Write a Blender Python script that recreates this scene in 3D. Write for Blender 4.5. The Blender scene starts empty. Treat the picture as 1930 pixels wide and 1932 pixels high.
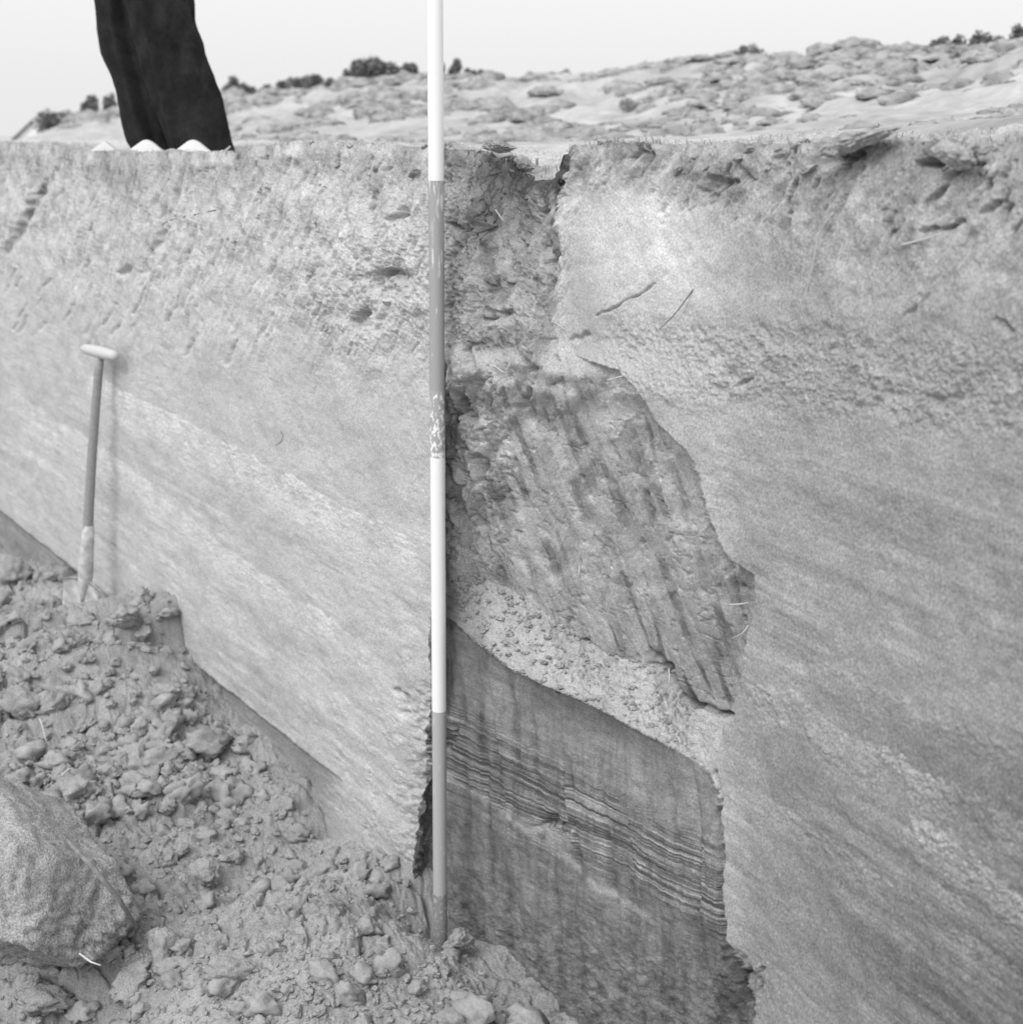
import bpy, math, random
import numpy as np
from mathutils import Vector, Matrix

random.seed(7)
rng = np.random.default_rng(7)
S = bpy.context.scene
COL = S.collection
R = math.radians

# ------------------------------------------------------------------ camera
CZ = 1.60                       # camera height above the trench floor
TH = R(14.5)                    # pitch below horizontal
F = 2757.0                      # focal length in survey pixels (photo taken as 1930 px wide)
CT, ST = math.cos(TH), math.sin(TH)
cam = bpy.data.cameras.new('camera')
cam.sensor_fit = 'HORIZONTAL'; cam.sensor_width = 56.0; cam.lens = 80.0
cam.clip_start = 0.05; cam.clip_end = 3000
cam.dof.use_dof = True; cam.dof.focus_distance = 2.55; cam.dof.aperture_fstop = 9.0
cam_o = bpy.data.objects.new('camera', cam); COL.objects.link(cam_o)
cam_o.location = (0, 0, CZ); cam_o.rotation_euler = (R(90) - TH, 0, 0)
S.camera = cam_o

# ------------------------------------------------------------------ sky, sun, exposure
SUN_EL, SUN_AZ = R(50), R(215)  # azimuth clockwise from +Y: behind the camera, a little to the left
w = bpy.data.worlds.new('World'); S.world = w; w.use_nodes = True
nt = w.node_tree
bg = nt.nodes['Background']
sky = nt.nodes.new('ShaderNodeTexSky'); sky.sky_type = 'NISHITA'; sky.sun_disc = False
sky.sun_elevation = SUN_EL; sky.sun_rotation = SUN_AZ
sky.air_density = 1.6; sky.dust_density = 6.0; sky.ozone_density = 1.0
bw = nt.nodes.new('ShaderNodeRGBToBW')
mx = nt.nodes.new('ShaderNodeMath'); mx.operation = 'MULTIPLY_ADD'
mx.inputs[1].default_value = 0.35; mx.inputs[2].default_value = 5.35     # thin even overcast over the sky
nt.links.new(sky.outputs[0], bw.inputs[0]); nt.links.new(bw.outputs[0], mx.inputs[0])
nt.links.new(mx.outputs[0], bg.inputs['Color'])
bg.inputs['Strength'].default_value = 0.12
sl = bpy.data.lights.new('sun', 'SUN'); sl.energy = 1.5; sl.angle = R(38)
so = bpy.data.objects.new('sun', sl); COL.objects.link(so)
sd = Vector((math.sin(SUN_AZ) * math.cos(SUN_EL), math.cos(SUN_AZ) * math.cos(SUN_EL), math.sin(SUN_EL)))
so.rotation_euler = sd.to_track_quat('Z', 'Y').to_euler(); so.location = (0, -3, 8)
S.view_settings.view_transform = 'Standard'; S.view_settings.look = 'None'
S.view_settings.exposure = 0.35; S.view_settings.gamma = 1.0

# ------------------------------------------------------------------ noise
_p = np.random.default_rng(3).permutation(256).astype(np.int32); PT = np.concatenate([_p, _p])
_a = np.random.default_rng(4).random(256) * 2 * math.pi
GX, GY = np.cos(_a).astype(np.float32), np.sin(_a).astype(np.float32)
JX, JY = np.random.default_rng(5).random((2, 256)).astype(np.float32)

def pn(x, y, s=0):
    x = np.asarray(x, np.float32) + s * 13.37; y = np.asarray(y, np.float32) + s * 7.91
    xi = np.floor(x); yi = np.floor(y); fx = x - xi; fy = y - yi
    xi = xi.astype(np.int32) & 255; yi = yi.astype(np.int32) & 255
    u = fx * fx * fx * (fx * (fx * 6 - 15) + 10); v = fy * fy * fy * (fy * (fy * 6 - 15) + 10)
    x1 = (xi + 1) & 255; y1 = (yi + 1) & 255
    def g(a, b, dx, dy):
        h = PT[PT[a] + b]; return GX[h] * dx + GY[h] * dy
    a = g(xi, yi, fx, fy); b = g(x1, yi, fx - 1, fy); c = g(xi, y1, fx, fy - 1); d = g(x1, y1, fx - 1, fy - 1)
    return 1.5 * ((a + (b - a) * u) + ((c + (d - c) * u) - (a + (b - a) * u)) * v)

def fbm(x, y, o=4, s=0, gain=0.5):
    r = 0; a = 1.0; n = 0
    for i in range(o):
        r = r + a * pn(x * 2.03 ** i, y * 2.03 ** i, s + i * 3.3); n += a; a *= gain
    return r / n * 1.3

def worley(x, y, s=0):
    """nearest and second nearest cell distance, and a random value per cell"""
    x = np.asarray(x, np.float32) + s * 5.1; y = np.asarray(y, np.float32) + s * 9.7
    xi = np.floor(x).astype(np.int32); yi = np.floor(y).astype(np.int32)
    f1 = np.full(x.shape, 9., np.float32); f2 = f1.copy(); cid = np.zeros(x.shape, np.float32)
    for dx in (-1, 0, 1):
        for dy in (-1, 0, 1):
            a = xi + dx; b = yi + dy; h = PT[PT[a & 255] + (b & 255)]
            d = (a + JX[h] - x) ** 2 + (b + JY[h] - y) ** 2
            n = d < f1
            f2 = np.where(n, f1, np.minimum(f2, d)); cid = np.where(n, h / 255.0, cid); f1 = np.where(n, d, f1)
    return np.sqrt(f1), np.sqrt(f2), cid

def ss(a, b, x):
    t = np.clip((x - a) / (b - a), 0, 1); return t * t * (3 - 2 * t)

def hash_scatter(n, lo, hi): return lo + (hi - lo) * rng.random(n)

# ------------------------------------------------------------------ materials
def mat(name, val=0.4, rough=0.95, attr=None, fine=0.0, fscale=300.0, bump=0.0, bscale=500.0, spec=0.2, big=0.0, bigscale=8.0):
    m = bpy.data.materials.new(name); m.use_nodes = True; n = m.node_tree.nodes; l = m.node_tree.links
    b = n['Principled BSDF']; b.inputs['Roughness'].default_value = rough
    b.inputs['Specular IOR Level'].default_value = spec
    tc = n.new('ShaderNodeNewGeometry')
    if attr:
        a = n.new('ShaderNodeAttribute'); a.attribute_name = attr; src = a.outputs['Fac']
    else:
        v = n.new('ShaderNodeValue'); v.outputs[0].default_value = val; src = v.outputs[0]
    for amt, sc in ((fine, fscale), (big, bigscale)):
        if amt:
            t = n.new('ShaderNodeTexNoise'); t.inputs['Scale'].default_value = sc; t.inputs['Detail'].default_value = 3
            l.new(tc.outputs['Position'], t.inputs['Vector'])
            r = n.new('ShaderNodeMapRange'); r.inputs['From Min'].default_value = 0.25; r.inputs['From Max'].default_value = 0.75
            r.inputs['To Min'].default_value = 1 - amt; r.inputs['To Max'].default_value = 1 + amt
            l.new(t.outputs['Fac'], r.inputs['Value'])
            k = n.new('ShaderNodeMath'); k.operation = 'MULTIPLY'
            l.new(src, k.inputs[0]); l.new(r.outputs[0], k.inputs[1]); src = k.outputs[0]
    l.new(src, b.inputs['Base Color'])
    if bump:
        t = n.new('ShaderNodeTexNoise'); t.inputs['Scale'].default_value = bscale; t.inputs['Detail'].default_value = 4
        l.new(tc.outputs['Position'], t.inputs['Vector'])
        bp = n.new('ShaderNodeBump'); bp.inputs['Distance'].default_value = bump; bp.inputs['Strength'].default_value = 1
        l.new(t.outputs['Fac'], bp.inputs['Height']); l.new(bp.outputs[0], b.inputs['Normal'])
    return m

M_soil = mat('sandy_soil', attr='tone', fine=0.34, fscale=300, bump=0.0011, bscale=360)
M_clod = mat('clod_soil', 0.32, fine=0.3, fscale=280, bump=0.0032, bscale=240, big=0.2, bigscale=22)
M_block = mat('sod_block_soil', 0.33, fine=0.5, fscale=240, bump=0.003, bscale=260, big=0.2, bigscale=14)
M_crumb = mat('crumb_soil', 0.31, fine=0.15, fscale=200, bump=0.001, bscale=400, big=0.2, bigscale=25)
M_hill = mat('dry_hill', attr='tone', fine=0.1, fscale=40)
M_grass = mat('dry_grass', 0.34, fine=0.3, fscale=60)
M_tuss = mat('dune_tussock', 0.31, fine=0.45, fscale=14, bump=0.03, bscale=18)
M_leaf = mat('shrub_leaf', 0.17, fine=0.35, fscale=14)
M_wood = mat('weathered_wood', 0.30, rough=0.7, fine=0.15, fscale=120, bump=0.0004, bscale=200)
M_palewood = mat('pale_worn_wood', 0.52, rough=0.6, fine=0.06, fscale=150)
M_steel = mat('soiled_steel', 0.52, rough=0.5, fine=0.35, fscale=45, bump=0.0004, bscale=150, spec=0.4)
M_root = mat('pale_root', 0.50, fine=0.1, fscale=200)
M_twig = mat('old_twig', 0.22, fine=0.4, fscale=60, bump=0.001, bscale=150)
M_rootd = mat('dark_root', 0.16, fine=0.2, fscale=200)
M_trouser = mat('dark_cloth', 0.018, rough=0.9, fine=0.25, fscale=90, bump=0.0008, bscale=350, spec=0.15, big=0.55, bigscale=16)
M_coat = mat('wool_coat', 0.06, rough=1, fine=0.2, fscale=200)
M_skin = mat('skin', 0.42, rough=0.6)
M_hair = mat('hair', 0.05, rough=0.7, fine=0.3, fscale=150)
M_shoe = mat('boot_leather', 0.03, rough=0.5)
M_sheet = mat('fibre_cement', 0.62, rough=0.9, fine=0.05, fscale=120)
M_canvas = mat('white_canvas', 0.8, rough=0.9)
M_iron = mat('dark_iron', 0.12, rough=0.5)

# ------------------------------------------------------------------ mesh helpers
def grid_mesh(name, P, tone=None, m=None, parent=None):
    nr, nc = P.shape[:2]
    me = bpy.data.meshes.new(name)
    me.vertices.add(nr * nc); me.vertices.foreach_set('co', P.reshape(-1).astype(np.float32))
    i = np.arange((nr - 1) * nc).reshape(nr - 1, nc)[:, :-1].reshape(-1)
    q = np.stack([i, i + nc, i + nc + 1, i + 1], 1).astype(np.int32)
    k = len(q)
    me.loops.add(k * 4); me.loops.foreach_set('vertex_index', q.reshape(-1))
    me.polygons.add(k); me.polygons.foreach_set('loop_start', np.arange(k, dtype=np.int32) * 4)
    me.polygons.foreach_set('use_smooth', np.ones(k, bool))
    me.update(calc_edges=True)
    if tone is not None:
        a = me.attributes.new('tone', 'FLOAT', 'POINT'); a.data.foreach_set('value', tone.reshape(-1).astype(np.float32))
    if m: me.materials.append(m)
    o = bpy.data.objects.new(name, me); COL.objects.link(o)
    if parent: o.parent = parent
    return o

def obj(name, V, Fc, m=None, parent=None, smooth=True):
    me = bpy.data.meshes.new(name); me.from_pydata([tuple(v) for v in V], [], [tuple(f) for f in Fc])
    if smooth: me.polygons.foreach_set('use_smooth', np.ones(len(me.polygons), bool))
    me.update()
    if m: me.materials.append(m)
    o = bpy.data.objects.new(name, me); COL.objects.link(o)
    if parent: o.parent = parent
    return o

def tag(o, label=None, cat=None, group=None, kind=None):
    if label: o['label'] = label
    if cat: o['category'] = cat
    if group: o['group'] = group
    if kind: o['kind'] = kind
    return o

def empty(name, loc):
    o = bpy.data.objects.new(name, None); COL.objects.link(o); o.location = loc; o.empty_display_size = 0.1; return o

def tube(pts, rad, seg=10, cap=True, sx=None):
    """tube along pts; rad = one radius per point or a single one"""
    pts = [Vector(p) for p in pts]; n = len(pts)
    if not hasattr(rad, '__len__'): rad = [rad] * n
    V, Fc = [], []
    up = Vector((0.13, 0.21, 1)).normalized()
    T0 = (pts[1] - pts[0]).normalized()
    if abs(T0.dot(up)) > 0.95: up = Vector((1, 0.2, 0)).normalized()
    a = T0.cross(up).normalized()
    for i, p in enumerate(pts):
        t = (pts[min(i + 1, n - 1)] - pts[max(i - 1, 0)]).normalized()
        a = (a - t * a.dot(t)).normalized(); b = t.cross(a)
        for k in range(seg):
            c = 2 * math.pi * k / seg
            V.append(p + a * (math.cos(c) * rad[i]) + b * (math.sin(c) * rad[i]))
    for i in range(n - 1):
        for k in range(seg):
            k2 = (k + 1) % seg
            Fc.append((i * seg + k, i * seg + k2, (i + 1) * seg + k2, (i + 1) * seg + k))
    if cap:
        Fc.append(tuple(range(seg))[::-1]); Fc.append(tuple((n - 1) * seg + k for k in range(seg)))
    return V, Fc

# ------------------------------------------------------------------ survey: the trench walls in plan
A = np.array([-0.13, 2.68]); tL = np.array([0.549, -0.836]); nL = np.array([-0.836, -0.549])
UC = 0.806; Cn = A + tL * UC
tR = np.array([0.4305, -0.9025]); nR = np.array([-0.9025, -0.4305])

def ray(px, py):
    a = (np.asarray(px, float) - 965) / F; b = (966 - np.asarray(py, float)) / F
    return np.stack([a + 0 * b, CT + b * ST + 0 * a, -ST + b * CT + 0 * a], -1)

def project(P):
    X, Y, dz = P[..., 0], P[..., 1], P[..., 2] - CZ
    cd = Y * CT - dz * ST; up = Y * ST + dz * CT
    return 965 + F * X / cd, 966 - F * up / cd

def hit(px, py, r=0.0):
    """where the sight line meets the trench wall cut back by r"""
    D = ray(px, py)
    dl = A @ nL - r; dr = Cn @ nR - r
    kl = D[..., 0] * nL[0] + D[..., 1] * nL[1]; kr = D[..., 0] * nR[0] + D[..., 1] * nR[1]
    a = dl / np.where(kl < -1e-4, kl, -1e-4); b = dr / np.where(kr < -1e-4, kr, -1e-4)
    t = np.minimum(a, b); right = b < a
    P = D * t[..., None]; P[..., 2] += CZ
    return P, right

def along(P, right):
    q = P[..., :2]
    return np.where(right, UC + (q - Cn) @ tR, (q - A) @ tL)

def poly_sd(px, py, pts):
    """signed distance (px) to a closed outline, positive inside"""
    pts = np.array(pts, float); n = len(pts)
    d = np.full(px.shape, 1e9); ins = np.zeros(px.shape, bool)
    for i in range(n):
        x0, y0 = pts[i]; x1, y1 = pts[(i + 1) % n]
        ex, ey = x1 - x0, y1 - y0; L = ex * ex + ey * ey
        t = np.clip(((px - x0) * ex + (py - y0) * ey) / L, 0, 1)
        d = np.minimum(d, (px - x0 - t * ex) ** 2 + (py - y0 - t * ey) ** 2)
        c = (y0 > py) != (y1 > py)
        ins ^= c & (px < ex * (py - y0) / (ey if ey else 1e-9) + x0)
    return np.where(ins, 1, -1) * np.sqrt(d)

def line_d(px, py, pts):
    d = np.full(px.shape, 1e9)
    for (x0, y0), (x1, y1) in zip(pts[:-1], pts[1:]):
        ex, ey = x1 - x0, y1 - y0; L = ex * ex + ey * ey + 1e-9
        t = np.clip(((px - x0) * ex + (py - y0) * ey) / L, 0, 1)
        d = np.minimum(d, (px - x0 - t * ex) ** 2 + (py - y0 - t * ey) ** 2)
    return np.sqrt(d)

def li(px, pts):
    p = np.array(pts, float); return np.interp(px, p[:, 0], p[:, 1])

RIM = [(0, 268), (90, 272), (170, 286), (440, 287), (480, 276), (600, 268), (700, 272), (760, 275), (870, 283), (930, 290),
       (960, 300), (985, 325), (1005, 338), (1035, 340), (1047, 318), (1052, 296), (1075, 276), (1150, 268), (1300, 272),
       (1400, 267), (1500, 270), (1560, 268), (1590, 262), (1640, 258), (1700, 264), (1800, 270), (1930, 268), (2400, 262), (3600, 255)]

# ------------------------------------------------------------------ the trench wall and its turf edge: one sheet
colx = np.concatenate([np.linspace(-800, -260, 90)[:-1], np.linspace(-260, 0, 80)[:-1], np.linspace(0, 1930, 1080)[:-1],
                       np.linspace(1930, 2300, 110)[:-1], np.linspace(2300, 3500, 90)])
nc = len(colx)
rim = li(colx, RIM)
lz = colx < 0                                                       # beyond the left frame the rim runs level
Pr, _ = hit(colx[lz], np.full(lz.sum(), 268.0))
zr0 = hit(np.array([0.0]), np.array([268.0]))[0][0, 2]
Dl = np.linalg.norm(Pr[:, :2], axis=1)
rim[lz] = project(np.stack([Pr[:, 0], Pr[:, 1], np.full(lz.sum(), zr0)], -1))[1]
nz = 3.2 * fbm(colx / 11.0, colx * 0 + 3, 4, 2, 0.65) + 5.5 * fbm(colx / 48.0, colx * 0 + 9, 3, 5)
rim = rim + nz * np.where(colx < 0, 0.3, 1)
# bottom of every column: 0.3 m under the floor, or the foot of the frame
zb = -0.30
P0, r0 = hit(colx, np.full(nc, 900.0))
bot = project(np.stack([P0[:, 0], P0[:, 1], np.full(nc, zb)], -1))[1]
bot = np.clip(bot, 300, 2700); mid = np.minimum(bot, 1990)
nr1, nr2 = 960, 60
W1 = np.linspace(0, 1, nr1)[:, None]; W2 = np.linspace(0, 1, nr2)[1:, None]
PY = np.concatenate([rim + (mid - rim) * W1, mid + (bot - mid) * W2 + 0.0], 0)
PX = np.broadcast_to(colx, PY.shape)
B, right = hit(PX, PY)
U = along(B, right).astype(np.float32); Z = B[..., 2].astype(np.float32)
PX = PX.astype(np.float32); PY = PY.astype(np.float32)
wob = 7 * fbm(PX / 26, PY / 26, 4, 11, 0.6)                          # ragged outlines
wx = PX + wob; wy = PY + 7 * fbm(PX / 26, PY / 26, 4, 17, 0.6)
depth = PY - np.broadcast_to(rim, PY.shape)                          # pixels below the rim

# --- recesses (metres behind the wall plane)
PIT = [(838, 650), (900, 632), (1060, 640), (1090, 672), (1165, 698), (1200, 735), (1240, 800), (1295, 850), (1318, 905), (1340, 990),
       (1372, 1055), (1421, 1085), (1422, 1150), (1404, 1235), (1396, 1300), (1368, 1355), (1362, 1400), (1345, 1448), (1340, 1456),
       (1250, 1400), (1190, 1372), (1100, 1322), (1020, 1290), (960, 1258), (930, 1232), (890, 1210), (870, 1185), (838, 1150)]
LOW = [(838, 1140), (870, 1187), (890, 1212), (930, 1234), (960, 1260), (1020, 1292), (1100, 1324), (1190, 1374), (1250, 1402), (1338, 1452),
       (1352, 1500), (1362, 1600), (1366, 1700), (1370, 1790), (1378, 1830), (1420, 1900), (1420, 1960), (1440, 2100), (1500, 2800), (700, 2800), (752, 1800), (770, 1650),
       (778, 1560), (790, 1450), (800, 1340), (812, 1270), (815, 1140)]
sdP = poly_sd(PX + 0.6 * wob, PY + 0.35 * (wy - PY), PIT); sdL = poly_sd(PX + 0.5 * wob, PY, LOW)
front = li(PX, [(838, 1150), (870, 1186), (890, 1211), (930, 1233), (960, 1259), (1020, 1291), (1100, 1323), (1190, 1373), (1250, 1401), (1340, 1453), (1400, 1490)]) 
front0 = front; front = front + 8 * fbm(PX / 20, PX * 0 + 2, 5, 31, 0.7)
inner = (sdP > 0) | (sdL > 0)
inP = inner & (PY < front); inL = inner & ~inP
back = li(PX, [(838, 1070), (890, 1082), (960, 1112), (1025, 1157), (1073, 1197), (1150, 1237), (1235, 1262), (1265, 1298), (1300, 1333), (1380, 1360), (1420, 1370)]) + 4 * fbm(PX / 30, PY * 0, 3, 30)
rec_low = li(PX, [(760, 0.05), (860, 0.055), (1000, 0.06), (1360, 0.065)]) - 0.00
Dp = -(A @ nL)                                                      # plane distance
lf = np.clip((front0 - PY) / np.maximum(front0 - back, 1), 0, 1)      # 0 at the ledge's lip, 1 at its back
deep = li(PX, [(838, 0.06), (880, 0.085), (960, 0.13), (1100, 0.19), (1250, 0.215), (1380, 0.20)])
# on the ledge go back far enough for it to lie nearly level
upf = np.clip((back - PY) / 560, 0, 1)
pit_up = deep * (1 - 0.72 * ss(0.0, 1.0, upf) ** 1.0)
rP = np.where(PY > back, rec_low + (deep - rec_low) * lf, pit_up)
topf = ss(0, 60, sdP)
tb = ss(640, 820, PY + 0.10 * (PX - 900) + 30 * fbm(PX / 60, PY / 60, 2, 33))
rP = rP * ss(838, 905, PX) + 0.045 * (1 - ss(838, 905, PX)) * (PX > 836)
r = np.zeros_like(PX)
# wall above the pit follows the right face back to the gully
ext0 = 0.10 * np.clip((UC - U) / 0.75, 0, 1) * ss(980, 1080, PX) * (PX < 1430)
ext = ext0 * (1 - ss(640, 740, PY))
# slumped gully beside the rod
gx = np.abs(PX - li(PY, [(280, 1000), (400, 985), (560, 950), (660, 930)])) / li(PY, [(280, 165), (450, 140), (640, 90)])
gl = ss(0, 1.0, 1 - gx); gully = 0.11 * gl * (1 - ss(330, 640, PY)) + 0.035 * gl * (1 - ss(600, 760, PY))
side = ss(1035, 1062, PX - 0.06 * (460 - PY) + 8 * fbm(PX / 20, PY / 20, 3, 12))   # the gully's sharp right side
gully = gully * (1 - side)
r = np.maximum(r, np.maximum(ext, gully))
r = np.where(inP, r * (1 - tb) + ext0 * (1 - tb) * 0.3 * ss(1070, 1150, PX) + rP * tb, r); r = np.where(inL, rec_low * (1 - (1 - ss(0, 46, sdL + 0.9 * (wy - PY))) * (1 - ss(835, 850, PX))), r)
# undercut foot of the left wall
FOOTL = [(-800, 340), (-907 + 950, 997), (0, 962), (145, 1078), (390, 1262), (560, 1398), (650, 1470), (700, 1510), (760, 1560)]
ft = 245 + 0.79 * (PX + 907)
inF = (PY > ft) & (PX < 640)
r = r + 0.035 * ss(0, 5, PY - ft) * ss(655, 600, PX) * (PX < 700)
# batter and rounded rim
r = r + 0.035 * np.clip(1 - depth / 330, 0, 1) ** 1.5 + 0.018 * np.clip(1 - depth / 26, 0, 1) ** 2

# --- relief (metres, outwards)
UL = np.where(right, U * 1.0, U)
d = np.zeros_like(PX)
rough_top = li(PX, [(0, 250), (200, 330), (400, 370), (700, 420), (840, 430), (1060, 340), (1100, 110), (1200, 90), (1350, 130), (1500, 260), (1700, 300), (1930, 340)])
fw = li(PX, [(0, 0.25), (350, 0.5), (600, 1.0), (2300, 0.9)])
wt = 1 - ss(0.5, 1.3, depth / rough_top + 0.18 * fbm(U * 6, Z * 6, 3, 40))
# tool marks: slanting down to the left in the upper soil
a1 = (U * 0.66 + Z * 0.75); b1 = (U * 0.75 - Z * 0.66)
stri = fbm(b1 * 75, a1 * 13, 3, 50) ; stri2 = fbm(b1 * 26, a1 * 6, 3, 55)
drag = fbm(b1 * 42, a1 * 3.6, 4, 58, 0.6)
iso = fbm(U * 9, Z * 9, 4, 60); iso2 = fbm(U * 45, Z * 45, 3, 65); crumb = fbm(U * 150, Z * 150, 2, 70)
crk1, crk2, _ = worley(U * 38 + 0.6 * iso2, Z * 38 + 0.6 * stri2, 2)
lump = (1 - crk1)
mask1 = ss(-0.15, 0.45, fbm(U * 11, Z * 11, 3, 75))
fine1 = fbm(U * 85, Z * 85, 4, 71, 0.7)
pk = np.clip(fbm(b1 * 60, a1 * 22, 3, 57) - 0.32, 0, 1)                # small torn-out nicks
mask2 = ss(-0.1, 0.5, fbm(U * 4.5, Z * 6, 3, 76))
d += wt * (0.0048 * stri * (0.3 + mask1) + 0.009 * stri2 * (0.5 + mask2) + 0.013 * iso + 0.0026 * iso2 * (0.1 + mask1) * fw + 0.0010 * crumb * fw + 0.0014 * fine1 * fw - 0.035 * pk * (0.1 + mask2) * fw + 0.0045 * drag)
d += (1 - wt) * (0.006 * iso + 0.0010 * iso2 * (0.3 + mask1) + 0.0006 * fine1)
# gully and soil beside the rod: crumbly
inG = (np.clip(1.25 - gx, 0, 1) * (1 - side) * (1 - ss(600, 680, PY))); inG = ss(0, 0.3, inG)
d += inG * (0.013 * fbm(b1 * 16, a1 * 12, 5, 80, 0.6) + 0.007 * lump * mask1 - 0.004 + 0.003 * crumb - 0.05 * np.clip(fbm(b1 * 30, a1 * 20, 3, 82) - 0.3, 0, 1))
# rubbly patch left of and around the rod (px 560-840, py 480-700)
pat = np.exp(-(((PX - 730) / 150) ** 2 + ((PY - 540) / 130) ** 2))
d += pat * (0.010 * fbm(b1 * 40, a1 * 30, 4, 81) + 0.003 * crumb)
# crumbly band across the right face (below the pale patch)
cb = ss(560, 640, PY - 0.06 * (PX - 1200)) * (1 - ss(700, 790, PY - 0.10 * (PX - 1200))) * ss(1110, 1180, PX)
d += cb * (0.004 * iso2 * (0.3 + mask1) + 0.003 * fine1 + 0.0015 * crumb + 0.012 * np.clip(fbm(U * 14, Z * 22, 3, 83), -0.5, 0.5) * mask1)
# crumbly, blocky left part of the pit
cl = ss(838, 850, PX) * (1 - ss(930, 990, PX + 20 * iso)) * ss(650, 760, PY) * (1 - ss(1010, 1120, PY - 0.2 * (PX - 850)))
w1, w2, wc = worley(U * 24 + 0.5 * iso2, Z * 24 + 0.5 * stri2, 7)
d += cl * (0.007 * (1 - w1) + 0.007 * wc - 0.016 * ss(0.12, 0.0, w2 - w1) * mask1 + 0.003 * fine1 + 0.014 * fbm(U * 18, Z * 14, 3, 84))
# rubble ledge
led = inP & (PY > back) ; ledf = led.astype(np.float32)
w1b, w2b, wcb = worley(PX / 30 + 0.5 * iso2, PY / 16 + 0.4 * stri2, 9)
lm = ledf * (1 - ss(1130, 1230, PX)) 
dz = ledf * ((0.009 * fbm(PX / 26, PY / 12, 5, 90, 0.7) + 0.004 * fbm(PX / 9, PY / 5, 3, 91)) * ss(0, 0.12, lf)) + lm * 0.010 * (1 - w1b) * (0.3 + wcb) * ss(0, 0.3, lf) * (1 - 0.3 * lf)
# back wall of the pit: long tool facets running down to the right
inU = inP & (PY <= back)
fa = (PX - 0.42 * (PY - 640)) / 62.0 + 0.25 * fbm(PX / 90, PY / 160, 2, 92)
fac = np.abs((fa % 1.0) - 0.5)
skx = (PX - 0.36 * (PY - 640)); blk1, blk2, blkc = worley(skx / 62 + 0.25 * iso2, PY / 80 + 0.012 * skx + 0.3 * iso, 21)
grv = np.clip(0.14 - np.abs(fbm(skx / 26, PY / 260, 3, 94)), 0, 1) / 0.14
hcr = np.clip(0.07 - np.abs(fbm(skx / 90, (PY - 0.35 * skx) / 34, 4, 98)), 0, 1) / 0.07 * ss(-0.1, 0.4, med_ := fbm(PX / 70, PY / 70, 3, 99.5))
d += inU * tb * (-0.0016 * grv - 0.003 * hcr + 0.003 * (blkc - 0.5) * (1 - ss(1000, 1200, PY)))
d += inU * (0.005 * fac * (1 - ss(900, 1150, PY)) + 0.005 * fbm((PX - 0.4 * PY) / 60, (PY + 0.4 * PX) / 200, 2, 93) + 0.0008 * fine1 - 0.03 * np.clip(fbm((PX - 0.3 * PY) / 14, PY / 30, 3, 95) - 0.42, 0, 1) )
# lower panel: vertical spade facets
fb = (PX - 0.10 * (PY - 1400)) / 118.0 + 0.12 * fbm(PX / 80, PY / 300, 2, 96)
saw = (fb % 1.0); idx = np.floor(fb)
d += inL * (-0.007 * saw + 0.003 + 0.0028 * fbm(PX / 10, PY / 120, 3, 97) + 0.003 * iso + 0.0008 * fine1)
lowrough = ss(1640, 1800, PY - 0.35 * (PX - 1000)) * inL
d += lowrough * (0.005 * iso2 * mask1 + 0.002 * fine1)
# broken ground at the panel's bottom right
bb = np.exp(-(((PX - 1390) / 50) ** 2 + ((PY - 1870) / 60) ** 2))
d += bb * (0.012 * fbm(U * 60, Z * 60, 3, 99) - 0.01)
# ragged cut edge of the left face behind the rod's foot
re = np.exp(-((PX - li(PY, [(1270, 800), (1450, 790), (1650, 770), (1800, 760)])) / 26) ** 2) * ss(1260, 1330, PY)
d += re * (0.010 * fbm(PX / 16, PY / 18, 4, 101) - 0.012)
lr = ss(0.4, 1.0, ((PX - 480) / 260 + (PY - 1150) / 260) / 2) * (PX < 800) * ss(1080, 1200, PY - 0.25 * (PX - 450))
d += lr * mask1 * (0.0035 * iso2 + 0.0022 * crumb)

for hx0, hy0, hr in ((725, 522, 34), (678, 600, 20), (1600, 298, 34), (1790, 305, 36), (880, 770, 26)):
    d += (np.exp(-((PX - hx0) ** 2 + (PY - hy0) ** 2) / hr ** 2) * (0.012 * fbm(PX / 9, PY / 9, 4, 240, 0.7) - 0.006))
d = d.astype(np.float32)
# named scars: (outline or polyline, depth, width px)
def gouge(pts, dep, wd, sharp=1.0):
    global d
    x_ = [p[0] for p in pts]; y_ = [p[1] for p in pts]; m_ = wd * 4 + 20
    k = (PX > min(x_) - m_) & (PX < max(x_) + m_) & (PY > min(y_) - m_) & (PY < max(y_) + m_)
    if not k.any(): return None
    a, b = PX[k], PY[k]; s_ = min(1.0, wd / 6)
    a2 = a + 12 * s_ * fbm(a / 34, b / 34, 2, 41 + pts[0][0] % 7); b2 = b + 12 * s_ * fbm(a / 34, b / 34, 2, 48 + pts[0][1] % 7)
    q = line_d(a2, b2, pts); d[k] -= (dep * np.exp(-(q / wd) ** 2 * sharp) * (0.55 + 0.9 * ss(-0.4, 0.4, fbm(a / 24, b / 24, 2, 44)))).astype(np.float32)
    return None
for g0 in ([(88, 340), (74, 362), (62, 384)], [(74, 362), (58, 392), (46, 420)], [(50, 410), (36, 438), (12, 470)], [(62, 384), (46, 420), (30, 446)]): gouge(g0, 0.007, 8)
gouge([(115, 310), (100, 335)], 0.01, 7)
gouge([(330, 400), (300, 455), (286, 478)], 0.012, 4); gouge([(286, 478), (262, 520)], 0.008, 6)
gouge([(700, 530), (722, 520), (756, 516)], 0.028, 12); gouge([(665, 606), (690, 594)], 0.022, 8)
gouge([(735, 418), (760, 400)], 0.018, 5); gouge([(230, 515), (238, 500)], 0.014, 5)
gouge([(850, 428), (880, 436), (915, 424)], 0.018, 8); gouge([(900, 560), (950, 540)], 0.01, 12)
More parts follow.
